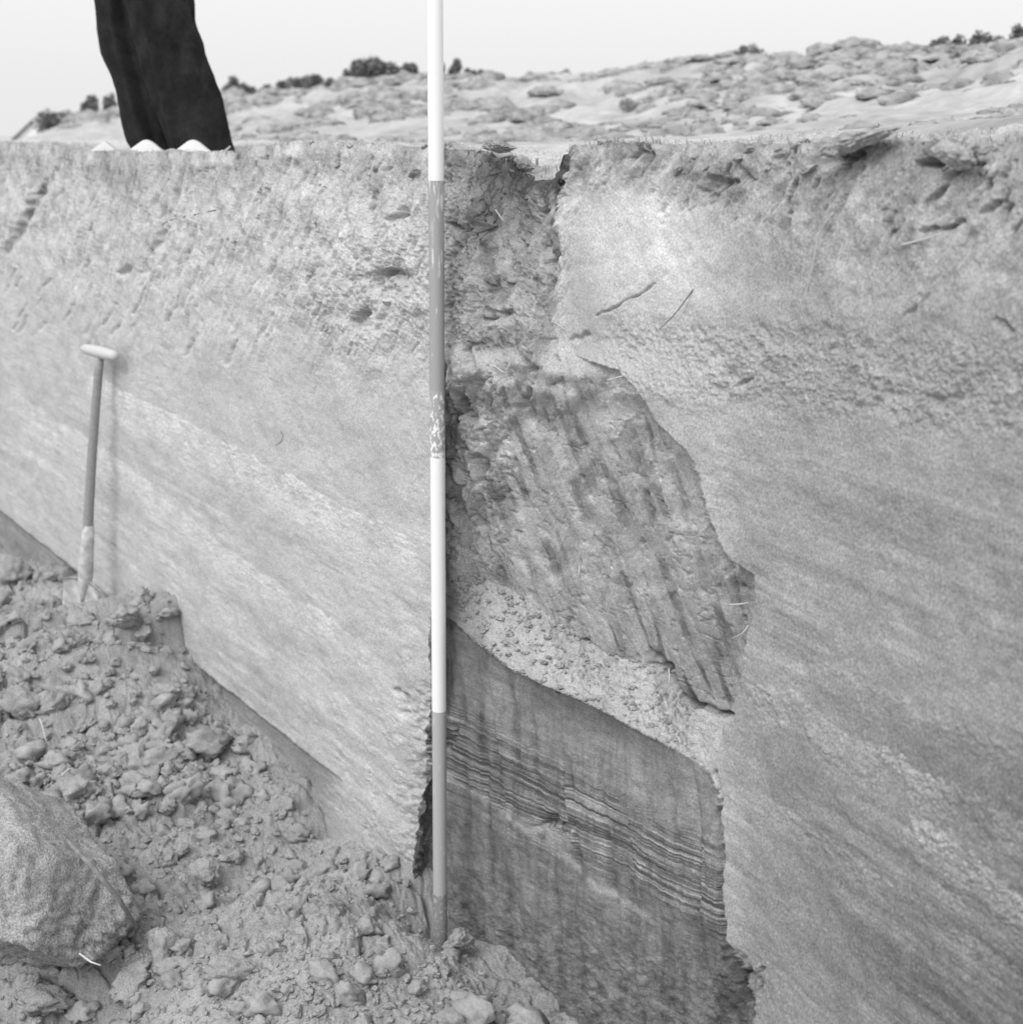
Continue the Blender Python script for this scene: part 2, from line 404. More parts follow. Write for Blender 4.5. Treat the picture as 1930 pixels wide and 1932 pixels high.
gouge([(980, 480), (1000, 420), (1030, 395)], 0.014, 9); gouge([(905, 600), (950, 595)], 0.02, 8)
gouge([(1560, 292), (1590, 300), (1620, 292)], 0.045, 9); gouge([(1750, 320), (1790, 298), (1820, 300)], 0.035, 10)
gouge([(1335, 350), (1380, 345), (1410, 330)], 0.012, 10); gouge([(1195, 295), (1230, 290)], 0.015, 10)
gouge([(1130, 595), (1180, 570), (1235, 535)], 0.006, 2); gouge([(1085, 640), (1110, 625)], 0.012, 5)
gouge([(1390, 728), (1420, 716)], 0.008, 3)
gouge([(868, 745), (872, 775), (900, 790)], 0.035, 9); gouge([(888, 660), (894, 690)], 0.025, 7)
gouge([(995, 745), (998, 790)], 0.022, 7); gouge([(910, 860), (914, 905)], 0.035, 5); gouge([(914, 905), (905, 1020)], 0.012, 3)
gouge([(975, 668), (1000, 690)], 0.025, 8)
gouge([(1230, 1245), (1260, 1270), (1268, 1300)], 0.045, 11); gouge([(1090, 1218), (1150, 1250)], 0.025, 7)
gouge([(1280, 1312), (1370, 1350)], 0.03, 5)
gouge([(1025, 1555), (1070, 1562)], 0.022, 9); gouge([(855, 1375), (850, 1400)], 0.016, 6)
gouge([(796, 1440), (788, 1480)], 0.010, 12)
gouge([(755, 1310), (762, 1345)], 0.02, 8); gouge([(1352, 1455), (1362, 1700), (1372, 1800)], 0.012, 3)
gouge([(1740, 440), (1780, 430), (1810, 420)], 0.010, 4); gouge([(1880, 600), (1905, 640)], 0.010, 5)
gouge([(1372, 1800), (1400, 1850)], 0.02, 10); gouge([(1425, 1870), (1432, 1830)], 0.012, 4)
# little pits scattered in the upper soil of the left face
for k in range(60):
    x = rng.uniform(20, 800); y = rng.uniform(295, 640); L = rng.uniform(14, 60)
    gouge([(x, y), (x - 0.45 * L, y + 0.9 * L)], rng.uniform(0.003, 0.007), rng.uniform(1.6, 3.6))
for k in range(26):
    x = rng.uniform(1120, 1920); y = rng.uniform(285, 420); L = rng.uniform(8, 40)
    gouge([(x, y), (x - 0.45 * L, y + 0.9 * L)], rng.uniform(0.003, 0.008), rng.uniform(2, 4))

# --- crumbly pale seams crossing the faces: (top line, thickness px, relief, tone)
tone = np.full(PX.shape, 0.45, np.float32)
med_s = fbm(U * 20, Z * 20, 3, 112); seamn = fbm(U * 12, Z * 12, 3, 110); scal = np.abs(pn(PX / 34, PY / 500, 120)) * 22
def seam(pts, th, rel, tn, x0=-999, x1=9999, scallop=1.0, hard=3):
    global d, tone
    y = li(PX, pts) + 5 * fbm(PX / 40, PX * 0 + 7, 3, 111) - scallop * scal
    m = ss(0, hard, PY - y) * np.clip(1 - (PY - y) / th, 0, 1) ** 0.7 * ss(x0 - 1, x0 + 50, PX) * (1 - ss(x1 - 60, x1, PX))
    m = m * (0.45 + 0.55 * ss(-0.3, 0.3, seamn))
    d = d + m * rel * (0.35 + 1.1 * np.abs(iso2) * ss(-0.2, 0.4, med_s) + 1.0 * fine1 + 0.3 * crumb)
    tone = tone + m * tn
    return m
seam([(150, 700), (360, 800), (470, 862), (560, 905), (660, 962), (810, 1030)], 90, 0.0030, 0.15, 140, 818, 0.5, 4)
seam([(0, 720), (200, 850), (300, 925), (420, 1030), (600, 1150), (720, 1240)], 70, 0.002, 0.12, 0, 740, 0.4, 7)
seam([(0, 800), (210, 960), (380, 1100), (520, 1200), (700, 1340)], 50, 0.0015, 0.06, 0, 760, 0.3, 16)
seam([(1395, 1292), (1500, 1310), (1600, 1390), (1700, 1440), (1800, 1490), (1930, 1560), (2300, 1760)], 95, 0.0048, 0.10, 1396, 2300, 1.2)
seam([(1365, 1478), (1450, 1510), (1560, 1580), (1680, 1670), (1930, 1840)], 60, 0.003, 0.06, 1366, 2100, 0.6)
seam([(1700, 1520), (1760, 1570), (1850, 1625), (1930, 1700), (2300, 1900)], 130, 0.006, 0.11, 1700, 2300, 1.1)
seam([(1420, 1180), (1600, 1270), (1930, 1420), (2300, 1600)], 70, 0.0025, 0.02, 1500, 2300, 0.8, 12)
seam([(1370, 1600), (1520, 1720), (1700, 1850), (1930, 1990)], 40, 0.0015, 0.022, 1372, 2100, 0.4, 8)

# --- tone of the soil (humus, darker wall foot, laminae, lime), plus painted falloff and hole shade
big = fbm(U * 3.2, Z * 4.5, 4, 130); med = fbm(U * 14, Z * 18, 4, 135); sm = fbm(U * 60, Z * 60, 3, 140)
lam = fbm(U * 1.5, Z * 55, 3, 145)
tone += 0.05 * big + 0.06 * med * (0.35 + wt) + 0.055 * sm * (0.5 + wt) - 0.25 * pk * wt
tone += -0.15 * np.clip(1 - depth / li(PX, [(0, 70), (900, 90), (1500, 130), (1930, 150)]), 0, 1) * (0.55 + 0.9 * ss(-0.25, 0.35, fbm(U * 8, Z * 8, 3, 150)))   # humus under the turf
tone += 0.03 * stri * wt + 0.07 * drag * wt
thin = fbm(U * 1.8, Z * 85, 3, 146, 0.65); thin2 = fbm(U * 7, Z * 60, 4, 147, 0.6)
tone += (1 - wt) * (0.022 * thin + 0.022 * thin2 * ss(-0.2, 0.4, big)) + 0.025 * fbm(U * 26, Z * 26, 4, 148, 0.7)
sa = fbm(U * 0.9, Z * 30, 3, 190, 0.55); sb = fbm(U * 1.1 + 3, Z * 46, 3, 193, 0.55); zone = ss(700, 860, PY - 0.35 * (PX - 300) * (PX < 830) - 0.25 * (PX - 1300) * (PX > 1300)) * ss(-0.35, 0.25, fbm(U * 3, Z * 3.5, 2, 196))
st = ss(0.10, 0.20, sa) - 0.8 * ss(-0.12, -0.26, sa) + 0.6 * ss(0.2, 0.28, sb) - 0.5 * ss(-0.22, -0.30, sb)
tone += 0.042 * zone * st * (1 - wt)
speck = fbm(U * 210, Z * 210, 2, 198); tone += 0.05 * np.clip(speck, -0.6, 0.6) + 0.14 * np.clip(speck - 0.45, 0, 1) * ss(-0.1, 0.3, med0 := fbm(U * 14, Z * 18, 3, 135))
d += ((1 - wt) * (0.0012 * thin2 * ss(-0.1, 0.4, big))).astype(np.float32)
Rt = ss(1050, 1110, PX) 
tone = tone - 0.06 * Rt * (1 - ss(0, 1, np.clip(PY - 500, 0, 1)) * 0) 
pale = np.exp(-(((PX - 1225 - 0.25 * (PY - 470)) / 120) ** 2 + ((PY - 470) / 120) ** 2) ** 1.6)
tone += 0.16 * pale * (0.8 + 0.5 * ss(-0.3, 0.3, med))
paleL = np.exp(-(((PX - 360) / 55) ** 2 + ((PY - 440) / 45) ** 2) ** 1.5); tone += 0.05 * paleL
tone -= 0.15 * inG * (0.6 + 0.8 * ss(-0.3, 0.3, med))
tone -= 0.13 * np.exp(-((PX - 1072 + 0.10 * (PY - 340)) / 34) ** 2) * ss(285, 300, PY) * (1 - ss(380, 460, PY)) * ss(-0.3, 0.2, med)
tone -= 0.17 * ss(0.0, 8, PY - ft) * (1 - ss(580, 665, PX))                     # darker foot of the left wall
rd = ss(1350, 1420, PX) * ss(700, 1300, PY); tone -= 0.05 * rd                   # lower right face darkened: light falloff painted into the tone
tone -= 0.13 * ss(1350, 2000, PX) * ss(1050, 1930, PY)  # painted light falloff, strongest at the bottom right corner
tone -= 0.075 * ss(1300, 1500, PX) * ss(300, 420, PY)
tone += 0.035 * ss(1400, 1500, PX) * np.exp(-((PY - 1130 - 0.35 * (PX - 1400)) / 110) ** 2)
# pit back wall mottling
mot = fbm(PX / 48, PY / 70, 4, 160); mot2 = fbm((PX - 0.4 * PY) / 20, (PY + 0.4 * PX) / 110, 5, 165)
tU = 0.41 + 0.05 * mot + 0.10 * mot2 + 0.10 * (blkc - 0.5) * (1 - ss(1050, 1250, PY)) - 0.04 * grv - 0.10 * hcr - 0.17 * ss(0.02, 0.30, fbm(skx / 24, PY / 260, 3, 166)) * ss(-0.35, 0.2, fbm(PX / 80, PY / 120, 2, 167)) + 0.10 * ss(0.12, 0.26, fbm(skx / 44, PY / 40, 3, 168)) * (1 - ss(1080, 1250, PY)) + 0.05 * sm - 0.09 * ss(980, 1250, PY)
tbb = ss(0.2, 0.8, tb)
tone = np.where(inU, tU * tbb + tone * (1 - tbb), tone)
tone = np.where(led, 0.43 - 0.07 * lm * ss(-0.3, 0.3, mot) + 0.03 * mot + 0.035 * sm, tone)
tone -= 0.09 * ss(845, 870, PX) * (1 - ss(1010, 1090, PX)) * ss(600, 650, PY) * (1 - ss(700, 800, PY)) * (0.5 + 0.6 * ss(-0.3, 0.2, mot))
# lower panel
yl = PY - (li(PX, [(838, 1330), (1370, 1612)]) + 6 * fbm(PX / 110, PX * 0, 2, 170)) + 10 * ((idx * 7.3) % 1.0 - 0.5)
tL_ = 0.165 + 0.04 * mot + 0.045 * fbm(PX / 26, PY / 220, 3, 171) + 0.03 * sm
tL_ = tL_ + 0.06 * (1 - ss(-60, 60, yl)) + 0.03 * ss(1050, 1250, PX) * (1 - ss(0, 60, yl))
lamz = ss(-25, 15, yl) * (1 - ss(110, 190, yl)) + 0.16
yls = yl + 2.0 * fbm(PX / 40, PY / 40, 3, 177)
lamin = 0.65 * fbm(yls / 8.0, PX / 500 + idx * 3.1, 2, 172) + 0.75 * fbm(yls / 3.4, PX / 420 + idx * 1.7, 2, 178)
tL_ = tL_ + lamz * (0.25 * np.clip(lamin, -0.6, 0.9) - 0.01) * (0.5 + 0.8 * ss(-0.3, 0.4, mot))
wb = PY - (li(PX, [(838, 1455), (900, 1497), (960, 1535), (1040, 1590), (1130, 1668), (1190, 1710), (1260, 1740)]) + 4 * fbm(PX / 18, PX * 0, 3, 173))
tL_ = tL_ + 0.15 * np.exp(-((wb - 6) / 10) ** 2) * (1 - ss(1190, 1270, PX)) * (0.35 + 0.65 * ss(-0.35, 0.1, fbm(PX / 30, PY / 30, 2, 174)))
for x0, y0, x1, y1, am in ((872, 1290, 884, 1620, .04), (905, 1300, 930, 1700, .05), (962, 1262, 990, 1500, .075), (1000, 1330, 1030, 1640, .03), (1072, 1420, 1104, 1700, .05), (1125, 1400, 1165, 1760, .045),
                            (1205, 1420, 1240, 1600, .035), (1258, 1430, 1290, 1700, .04), (1315, 1450, 1335, 1700, .04), (1045, 1650, 1060, 1900, .04), (950, 1620, 962, 1850, .035), (1180, 1700, 1200, 1900, .03)):
    xl = x0 + (PY - y0) * (x1 - x0) / (y1 - y0) + 2 * fbm(PY / 40, PY * 0, 2, x0 % 50); g1 = (PX - xl)
    vv_ = ss(y0 - 10, y0 + 40, PY) * (1 - ss(y1 - 70, y1, PY)); tL_ = tL_ - am * np.exp(-(g1 / 5.5) ** 2) * vv_ + 0.35 * am * np.exp(-((g1 + 14) / 9) ** 2) * vv_
    d -= (inL * 0.0035 * np.exp(-(g1 / 5) ** 2) * vv_).astype(np.float32)
tL_ = tL_ + 0.05 * fbm(U * 9, Z * 62, 4, 179, 0.6) + 0.03 * fbm(PX / 7, PY / 90, 3, 181)
tL_ = tL_ + 0.06 * lowrough * np.clip(fbm(PX / 26, PY / 14, 3, 175), -0.5, 1) - 0.02 * ss(1700, 1900, PY)
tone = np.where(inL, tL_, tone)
tone -= 0.07 * re * (0.5 + 0.6 * ss(-0.2, 0.4, iso2)) + 0.09 * bb
tone -= 0.20 * np.exp(-(line_d(wx, wy, [(88, 340), (62, 384), (40, 430), (10, 472)]) / 8) ** 2)  # shade inside the gash, painted into the tone
hole_shade = [((722, 522), 30), ((680, 598), 18), ((1225, 292), 26), ((1372, 348), 34), ((1585, 300), 34), ((1790, 305), 40), ((1285, 868), 26), ((1385, 1090), 20), ((875, 770), 20), ((892, 675), 14), ((995, 765), 14), ((1400, 1110), 26), ((240, 335), 60), ((900, 440), 46), ((1010, 430), 40), ((930, 540), 30)]  # dark spots painted as the shade of holes and hollows
for (hx0, hy0), hr in hole_shade: tone -= 0.13 * np.exp(-(((wx - hx0) ** 2 + (wy - hy0) ** 2) / hr ** 2)) * (0.4 + 0.8 * ss(-0.3, 0.3, med))
tone = np.clip(tone, 0.07, 0.75)

# --- place the wall points
Pw, _ = hit(PX, PY, r)
rr = right[..., None]
nn = np.where(rr, nR, nL)
d3 = d.astype(float)
Pw[..., 0] += nn[..., 0] * d3; Pw[..., 1] += nn[..., 1] * d3; Pw[..., 2] += dz
# --- turf strip running back from the rim
ns = 150
s = (np.linspace(0, 1, ns + 1)[1:] ** 1.7 * 2.0)[::-1][:, None]       # far row first
rp = Pw[0]; nrm = nn[0]
# smooth the backward direction
back_dir = -nrm
sx = rp[None, :, 0] + back_dir[None, :, 0] * s; sy = rp[None, :, 1] + back_dir[None, :, 1] * s
zg = CZ - li(colx, [(-800, 0.05), (0, 0.036), (120, 0.058), (160, 0.070), (430, 0.068), (520, 0.044), (900, 0.036), (1100, 0.03), (1400, 0.018), (1930, -0.005), (3500, 0.0)])
slope = li(colx, [(-800, 0.0), (0, 0.002), (500, 0.010), (1000, 0.014), (1930, 0.035), (3500, 0.03)])
jn = int(np.argmin(np.abs(colx - 1000))); cN = Pw[0, jn]
notch = 0.06 * np.exp(-(((sx - cN[0]) / 0.11) ** 2 + ((sy - cN[1] + 0.02) / 0.20) ** 2))
bl = ss(0.0, 0.22, s)
sz = rp[None, :, 2] * (1 - bl) + (zg[None] - notch) * bl + slope[None] * s
tn = 0.014 * fbm(sx * 7, sy * 7, 3, 200) + 0.010 * fbm(sx * 30, sy * 30, 3, 205) + 0.003 * fbm(sx * 110, sy * 110, 2, 207)
sz = sz + tn * ss(0, 0.06, s) - 0.10 * ss(1.5, 2.0, s)
Ps = np.stack([sx, sy, sz], -1)
tg = 0.42 + 0.12 * fbm(sx * 9, sy * 9, 4, 210) + 0.09 * fbm(sx * 50, sy * 50, 3, 212) - 0.08 * ss(1400, 1800, colx[None] + 0 * s) + 0.06 * ss(0.1, 0.5, s)
tg = tg - 0.10 * (1 - ss(0.0, 0.08, s))
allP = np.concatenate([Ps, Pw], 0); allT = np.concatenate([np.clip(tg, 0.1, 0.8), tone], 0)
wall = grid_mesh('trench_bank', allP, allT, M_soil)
tag(wall, 'tall cut sandy trench face with turf edge, pit and pale seams', kind='structure')

# ------------------------------------------------------------------ hills and far ground behind
SIL = [(-900, 250), (0, 256), (90, 252), (130, 240), (160, 228), (215, 215), (330, 205), (430, 192), (480, 180), (560, 176), (640, 170), (740, 155), (800, 152),
       (837, 150), (885, 148), (940, 152), (975, 159), (1016, 146), (1058, 144), (1113, 152), (1182, 143), (1251, 134), (1315, 124), (1387, 114),
       (1456, 120), (1487, 112), (1546, 104), (1591, 105), (1643, 107), (1684, 114), (1719, 106), (1746, 112), (1781, 100), (1836, 92), (1885, 94), (1930, 98),
       (2300, 90), (3000, 110), (3800, 150)]
hx = np.linspace(-760, 3300, 900)
ridge = li(hx, [(-760, 60), (0, 40), (400, 26), (1000, 17), (1500, 12), (1930, 9.5), (3300, 7)])
wd = np.linalg.norm(hit(hx, np.full(len(hx), 262.0))[0][:, :2], axis=1)
dirx = (hx - 965) / F / 0.968; nn_ = np.sqrt(1 + dirx ** 2); dx_ = dirx / nn_; dy_ = 1 / nn_
r0_ = np.minimum(wd + 0.55, 30)
zf = CZ - li(hx, [(-760, 0.07), (0, 0.06), (150, 0.095), (430, 0.090), (600, 0.045), (1000, 0.03), (1500, 0.0), (1930, -0.03), (3300, -0.05)])
elev = (250 - li(hx, SIL)) / F / 0.968
zr = CZ + ridge * (elev - li(hx, [(0, 9), (1000, 11), (1900, 16)]) / F)
nrh = 420
q = np.concatenate([np.linspace(0, 1, 330) ** 1.6, 1 + np.linspace(0, 1, 91)[1:] ** 2 * 3])[:, None]
rad = r0_ + (ridge - r0_) * q
HX, HY = dx_ * rad, dy_ * rad
f_ = ss(0.22, 1.0, np.minimum(q, 1)); fall = np.clip(q - 1, 0, 9)
HZ = zf + (zr - zf) * f_ - fall * np.maximum(zr - zf, 0.02) * 0.5
HZ += (0.14 * fbm(HX * 0.9, HY * 0.6, 3, 220) * ss(0.3, 0.8, q) * (1 - ss(0.7, 1, q)) * np.clip((zr - zf) / 0.4, 0.03, 1)
       + 0.05 * fbm(HX * 2.5, HY * 2.5, 3, 222) * ss(0.15, 0.5, q) * (1 - 0.8 * ss(0.8, 1, q)) * np.clip((zr - zf) / 0.4, 0.1, 1) + 0.008 * fbm(HX * 9, HY * 9, 3, 224))
HZ -= 0.03 * (1 - ss(0, 0.03, q))
ht = 0.40 + 0.13 * fbm(HX * 1.3, HY * 1.3, 5, 230, 0.65) + 0.10 * fbm(HX * 7, HY * 7, 3, 231) - 0.08 * ss(0.5, 1.0, q) * ss(900, 1500, hx) - 0.10 * (1 - ss(0.1, 0.5, q)) * ss(1300, 1900, hx)
hills = grid_mesh('hills', np.stack([HX, HY, HZ], -1), np.clip(ht, 0.12, 0.8), M_hill)
tag(hills, 'low dune ridge with pale dry grass behind the trench', kind='structure')
gs = np.linspace(-1, 1, 60); gs = np.sign(gs) * np.abs(gs) ** 3 * 900
gX, gY = np.meshgrid(gs, gs)
gr = grid_mesh('ground', np.stack([gX, gY, np.full_like(gX, -0.32)], -1), np.full(gX.shape, 0.35), M_soil)
tag(gr, 'wide sandy ground around the excavation', kind='structure')

def hill_z(x, y):
    """height of the hill sheet at a plan point (nearest grid sample)"""
    k = y and x / y
    i = int(np.argmin(np.abs(dirx - x / y))); rr_ = math.hypot(x, y)
    return float(np.interp(rr_, rad[:, i], HZ[:, i])), i

# ------------------------------------------------------------------ trench floor: heaped spoil
FOOT = [(-700, 420), (0, 1046), (60, 1075), (145, 1098), (200, 1128), (300, 1138), (338, 1150), (350, 1228), (400, 1320), (450, 1392), (560, 1500), (600, 1575),
        (660, 1575), (700, 1590), (767, 1645), (815, 1765), (850, 1780), (900, 1806), (1000, 1922), (1100, 2010), (1300, 2250)]
fx_ = np.array([p[0] for p in FOOT], float); fy_ = np.array([p[1] for p in FOOT], float)
Pf, rf = hit(fx_, fy_); fu = along(Pf, rf); fz = Pf[:, 2]
print('FOOT', [(int(a), round(float(b), 2), round(float(c), 3)) for a, b, c in zip(fx_, fu, fz)])

_sp, _r = hit(np.array([165.]), np.array([1130.])); SPU = float(along(_sp, _r)[0])
def floor_base(x, y):
    q0 = x - A[0]; q1 = y - A[1]
    u = q0 * tL[0] + q1 * tL[1]; v = q0 * nL[0] + q1 * nL[1]       # v: distance out from the left wall
    zf0 = np.interp(u, fu, fz)
    vv = np.clip(v, 0, 9)
    zf1 = (np.interp(u - 0.12, fu, fz) + np.interp(u - 0.3, fu, fz) + np.interp(u + 0.12, fu, fz)) / 3
    sm_ = np.clip(vv / 0.25, 0, 1); zf0 = zf0 * (1 - sm_) + zf1 * sm_
    z = zf0 * np.exp(-(vv / 0.8) ** 2) + 0.03 * (1 - np.exp(-vv))
    # mound of loose soil in front of the rod, hollow behind it, heap at the left
    z = z + 0.10 * np.exp(-(((x + 0.30) / 0.28) ** 2 + ((y - 2.45) / 0.22) ** 2)) * ss(0.0, 0.12, v)
    z = z - 0.07 * np.exp(-(((x + 0.55) / 0.22) ** 2 + ((y - 2.95) / 0.16) ** 2))
    z = z + 0.10 * np.exp(-(((x + 1.5) / 0.6) ** 2 + ((y - 3.6) / 0.6) ** 2))
    z = z - 0.11 * np.exp(-(((x + 1.30) / 0.15) ** 2 + ((y - 4.21) / 0.15) ** 2))
    z = z - 0.22 * np.exp(-(((x + 0.88) / 0.20) ** 2 + ((y - 2.36) / 0.13) ** 2))
    return z
def floor_detail(x, y):
    n1 = fbm(x * 3, y * 3, 3, 300)
    wa, wb_, wc_ = worley(x * 10 + 0.5 * n1, y * 10, 11)
    wd_, we_, wf_ = worley(x * 26 + n1, y * 26, 13)
    m = ss(-0.35, 0.25, fbm(x * 2.2, y * 2.2, 2, 305) + 0.25 * ss(-0.6, -1.1, x))
    z = 0.03 * n1 + m * (0.034 * (1 - wa) * (0.1 + wc_) - 0.018 * ss(0.16, 0, wb_ - wa))
    z = z + (0.35 + 0.65 * m) * (0.010 * (1 - wd_) * (0.1 + wf_) - 0.003 * ss(0.2, 0, we_ - wd_)) + 0.0042 * fbm(x * 45, y * 45, 4, 310, 0.6) + 0.011 * fbm(x * 15, y * 15, 4, 314, 0.6) - 0.012 * np.clip(0.16 - np.abs(fbm(x * 9, y * 9, 3, 316)), 0, 1) / 0.16 * m + 0.0018 * fbm(x * 160, y * 160, 2, 312)
    return z
fpx = np.concatenate([np.linspace(-2600, -260, 130)[:-1], np.linspace(-260, 1130, 800)[:-1], np.linspace(1130, 2400, 80)])
fpy = np.concatenate([np.linspace(560, 950, 50)[:-1], np.linspace(950, 2080, 660)[:-1], np.linspace(2080, 5200, 90)])
tt = np.tan(TH + np.arctan((fpy - 966) / F)); Yf = 1.52 / tt
cdf = Yf * CT + 1.52 * ST
FX = (fpx[None] - 965) / F * cdf[:, None]; FY = np.broadcast_to(Yf[:, None], FX.shape)
FZ = floor_base(FX, FY) + floor_detail(FX, FY)
ft_ = 0.285 + 0.07 * fbm(FX * 4, FY * 4, 3, 320) + 0.035 * fbm(FX * 25, FY * 25, 3, 322) + 0.02 * fbm(FX * 120, FY * 120, 2, 324)
flo = grid_mesh('terrain', np.stack([FX, FY, FZ], -1), np.clip(ft_, 0.1, 0.6), M_soil)
tag(flo, 'loose crumbly spoil covering the trench floor', kind='structure')

def floor_z(x, y):
    a = np.array([x]); b = np.array([y]); return float((floor_base(a, b) + floor_detail(a, b))[0])
def floor_hit(px, py):
    D = ray(px, py); t = 1.0
    for k in range(400):
        P = D * t; 
        if P[2] + CZ <= float(floor_base(np.array([P[0]]), np.array([P[1]]))[0]) + 0.015: break
        t += 0.01
    return Vector((P[0], P[1], floor_z(P[0], P[1])))

# ------------------------------------------------------------------ clods
import bmesh
def ico(sub):
    bm = bmesh.new(); bmesh.ops.create_icosphere(bm, subdivisions=sub, radius=1)
    V = np.array([v.co[:] for v in bm.verts]); Fc = [tuple(v.index for v in f.verts) for f in bm.faces]; bm.free(); return V, Fc
IV4, IF4 = ico(4); IV5, IF5 = ico(5); IV1, IF1 = ico(1); IV2, IF2 = ico(2)
def n3(V, f, s, o=3):
    return (fbm(V[:, 0] * f + V[:, 2] * f * 0.37, V[:, 1] * f - V[:, 2] * f * 0.61, o, s) + fbm(V[:, 2] * f * 1.1 + 3, (V[:, 0] - 0.4 * V[:, 1]) * f * 1.1, o, s + 1.7) + fbm((V[:, 1] + 0.5 * V[:, 0]) * f + 9, (V[:, 2] - 0.5 * V[:, 0]) * f, o, s + 4.1)) * 0.58
def clod_verts(seed, hi=False, cuts=7, rough=1.0):
    g = np.random.default_rng(seed); V = (IV5 if hi else IV4).copy()
    D = V.copy(); rad = np.full(len(V), 1.0)
    for k in range(cuts):                                          # broken flat faces
        n = g.normal(size=3); n /= np.linalg.norm(n); c = g.uniform(0.55, 0.85)
        dd = D @ n; rad = np.where(dd > 0.05, np.minimum(rad, c / np.maximum(dd, 0.05)), rad)
    rad = rad * (1 + rough * (0.26 * n3(D, 1.8, seed) + 0.20 * n3(D, 4, seed + 5) + 0.17 * n3(D, 9, seed + 9, 4)))
    return D * rad[:, None]
CL = []
for k in range(7):
    V = clod_verts(20 + k); me = bpy.data.meshes.new('clod'); me.from_pydata([tuple(v) for v in V], [], IF4)
    me.polygons.foreach_set('use_smooth', np.ones(len(IF4), bool)); me.materials.append(M_clod); CL.append(me)

def clod(me, loc, size, rot, label, group=None, name='clod'):
    o = bpy.data.objects.new(name, me); COL.objects.link(o); o.location = loc; o.scale = size; o.rotation_euler = rot
    return tag(o, label, 'clod', group)
# clods one can single out: pixel of the base, width px, label
NAMED = [((392, 1415), 50, (1.1, .8, .62), 'large rounded earth clod lying against the foot of the left trench face'),
         ((388, 1650), 34, (1.1, .9, .75), 'pale smooth rounded lump of soil on the loose floor below centre left'),
         ((250, 1430), 38, (.8, .7, .9), 'upright blocky clod with a smooth flat side in the middle of the spoil'),
         ((300, 1440), 40, (1.1, .8, .7), 'squat clod beside the upright blocky clod'),
         ((45, 1330), 42, (1.1, .8, .8), 'pale angular clod at the left edge of the spoil heap'),
         ((22, 1085), 44, (1, .9, .9), 'dark shaded clod at the left edge beneath the undercut'),
         ((140, 1510), 44, (1.1, .9, .8), 'broken clod standing over the dark hole above the big sod block'),
         ((235, 1165), 36, (1.2, .8, .6), 'flat clod just right of the spade blade'),
         ((310, 1790), 46, (1.0, .8, .9), 'tall clod to the right of the big sod block near the bottom'),
         ((435, 1830), 50, (1.1, .8, .6), 'broad clod in the loose soil at bottom centre left'),
         ((80, 1910), 50, (1.2, .9, .6), 'smooth clod below the overhanging sod block at the bottom left'),
         ((250, 1850), 44, (1.2, .8, .6), 'broken clod under the right end of the big sod block')]
for i, ((px, py), wpx, sc, lab) in enumerate(NAMED):
    p = floor_hit(px, py); sz = wpx / F * p.y * 1.05
    clod(CL[i % 7], p + Vector((0, 0.0, sz * 0.25)), (sz * sc[0], sz * sc[1], sz * sc[2]), (random.uniform(-.3, .3), random.uniform(-.3, .3), random.uniform(0, 6)), lab)
used = []
cnt = 0
for k in range(2600):
    if cnt >= 280: break
    if random.random() < 0.62: px, py = random.uniform(-60, 440), random.uniform(1090, 1560)
    else: px, py = random.uniform(-40, 860), random.uniform(1500, 1990)
    if py < li(px, FOOT) + 14: continue
    wpx = random.choice([8, 10, 12, 14, 17, 21, 27]) if px < 460 and py < 1560 else random.choice([7, 8, 9, 11, 14, 18])
    if any((px - a) ** 2 + (py - b) ** 2 < (0.8 * (wpx + c)) ** 2 for a, b, c in used): continue
    used.append((px, py, wpx)); cnt += 1
    p = floor_hit(px, py); sz = wpx / F * p.y
    clod(random.choice(CL), p + Vector((0, 0, sz * 0.15)), (sz * random.uniform(.9, 1.3), sz * random.uniform(.8, 1.1), sz * random.uniform(.55, .85)),
         (random.uniform(-.5, .5), random.uniform(-.5, .5), random.uniform(0, 6)), 'small crumbly earth clod lying in the loose spoil on the trench floor', 'small clods in the spoil')

# crumbs nobody could count
def scatter(name, pts, sizes, m, base=(IV1, IF1), label='', flat=0.7):
    BV, BF = base; BF = np.array(BF); n = len(pts); V = np.empty((n, len(BV), 3))
    for i in range(n):
        g = BV * (1 + 0.9 * (rng.random((len(BV), 1)) - 0.5)) * sizes[i] * np.array([1, 1, flat]); a = rng.random() * 6.28
        c, s_ = math.cos(a), math.sin(a); b = rng.random() * 6.28; c2, s2 = math.cos(b), math.sin(b)
        g = g @ np.array([[c, s_, 0], [-s_, c, 0], [0, 0, 1]]) @ np.array([[1, 0, 0], [0, c2, s2], [0, -s2, c2]])
        V[i] = g + pts[i]
    Fc = (BF[None] + (np.arange(n) * len(BV))[:, None, None]).reshape(-1, 3)
    o = obj(name, V.reshape(-1, 3), Fc, m, smooth=False); tag(o, label, kind='stuff'); return o
IV3, IF3 = ico(3)
def frag_shape(seed, V0):
    g = np.random.default_rng(seed); rad = np.full(len(V0), 1.0)
    for k in range(9):
        n = g.normal(size=3); n /= np.linalg.norm(n); c = g.uniform(0.45, 0.85); dd = V0 @ n
        rad = np.where(dd > 0.05, np.minimum(rad, c / np.maximum(dd, 0.05)), rad)
    rad = rad * (1 + 0.50 * n3(V0, 2.0, seed + 3) + 0.34 * n3(V0, 4.5, seed + 6))
    return V0 * rad[:, None] * np.array([1.25, 1, 0.8])
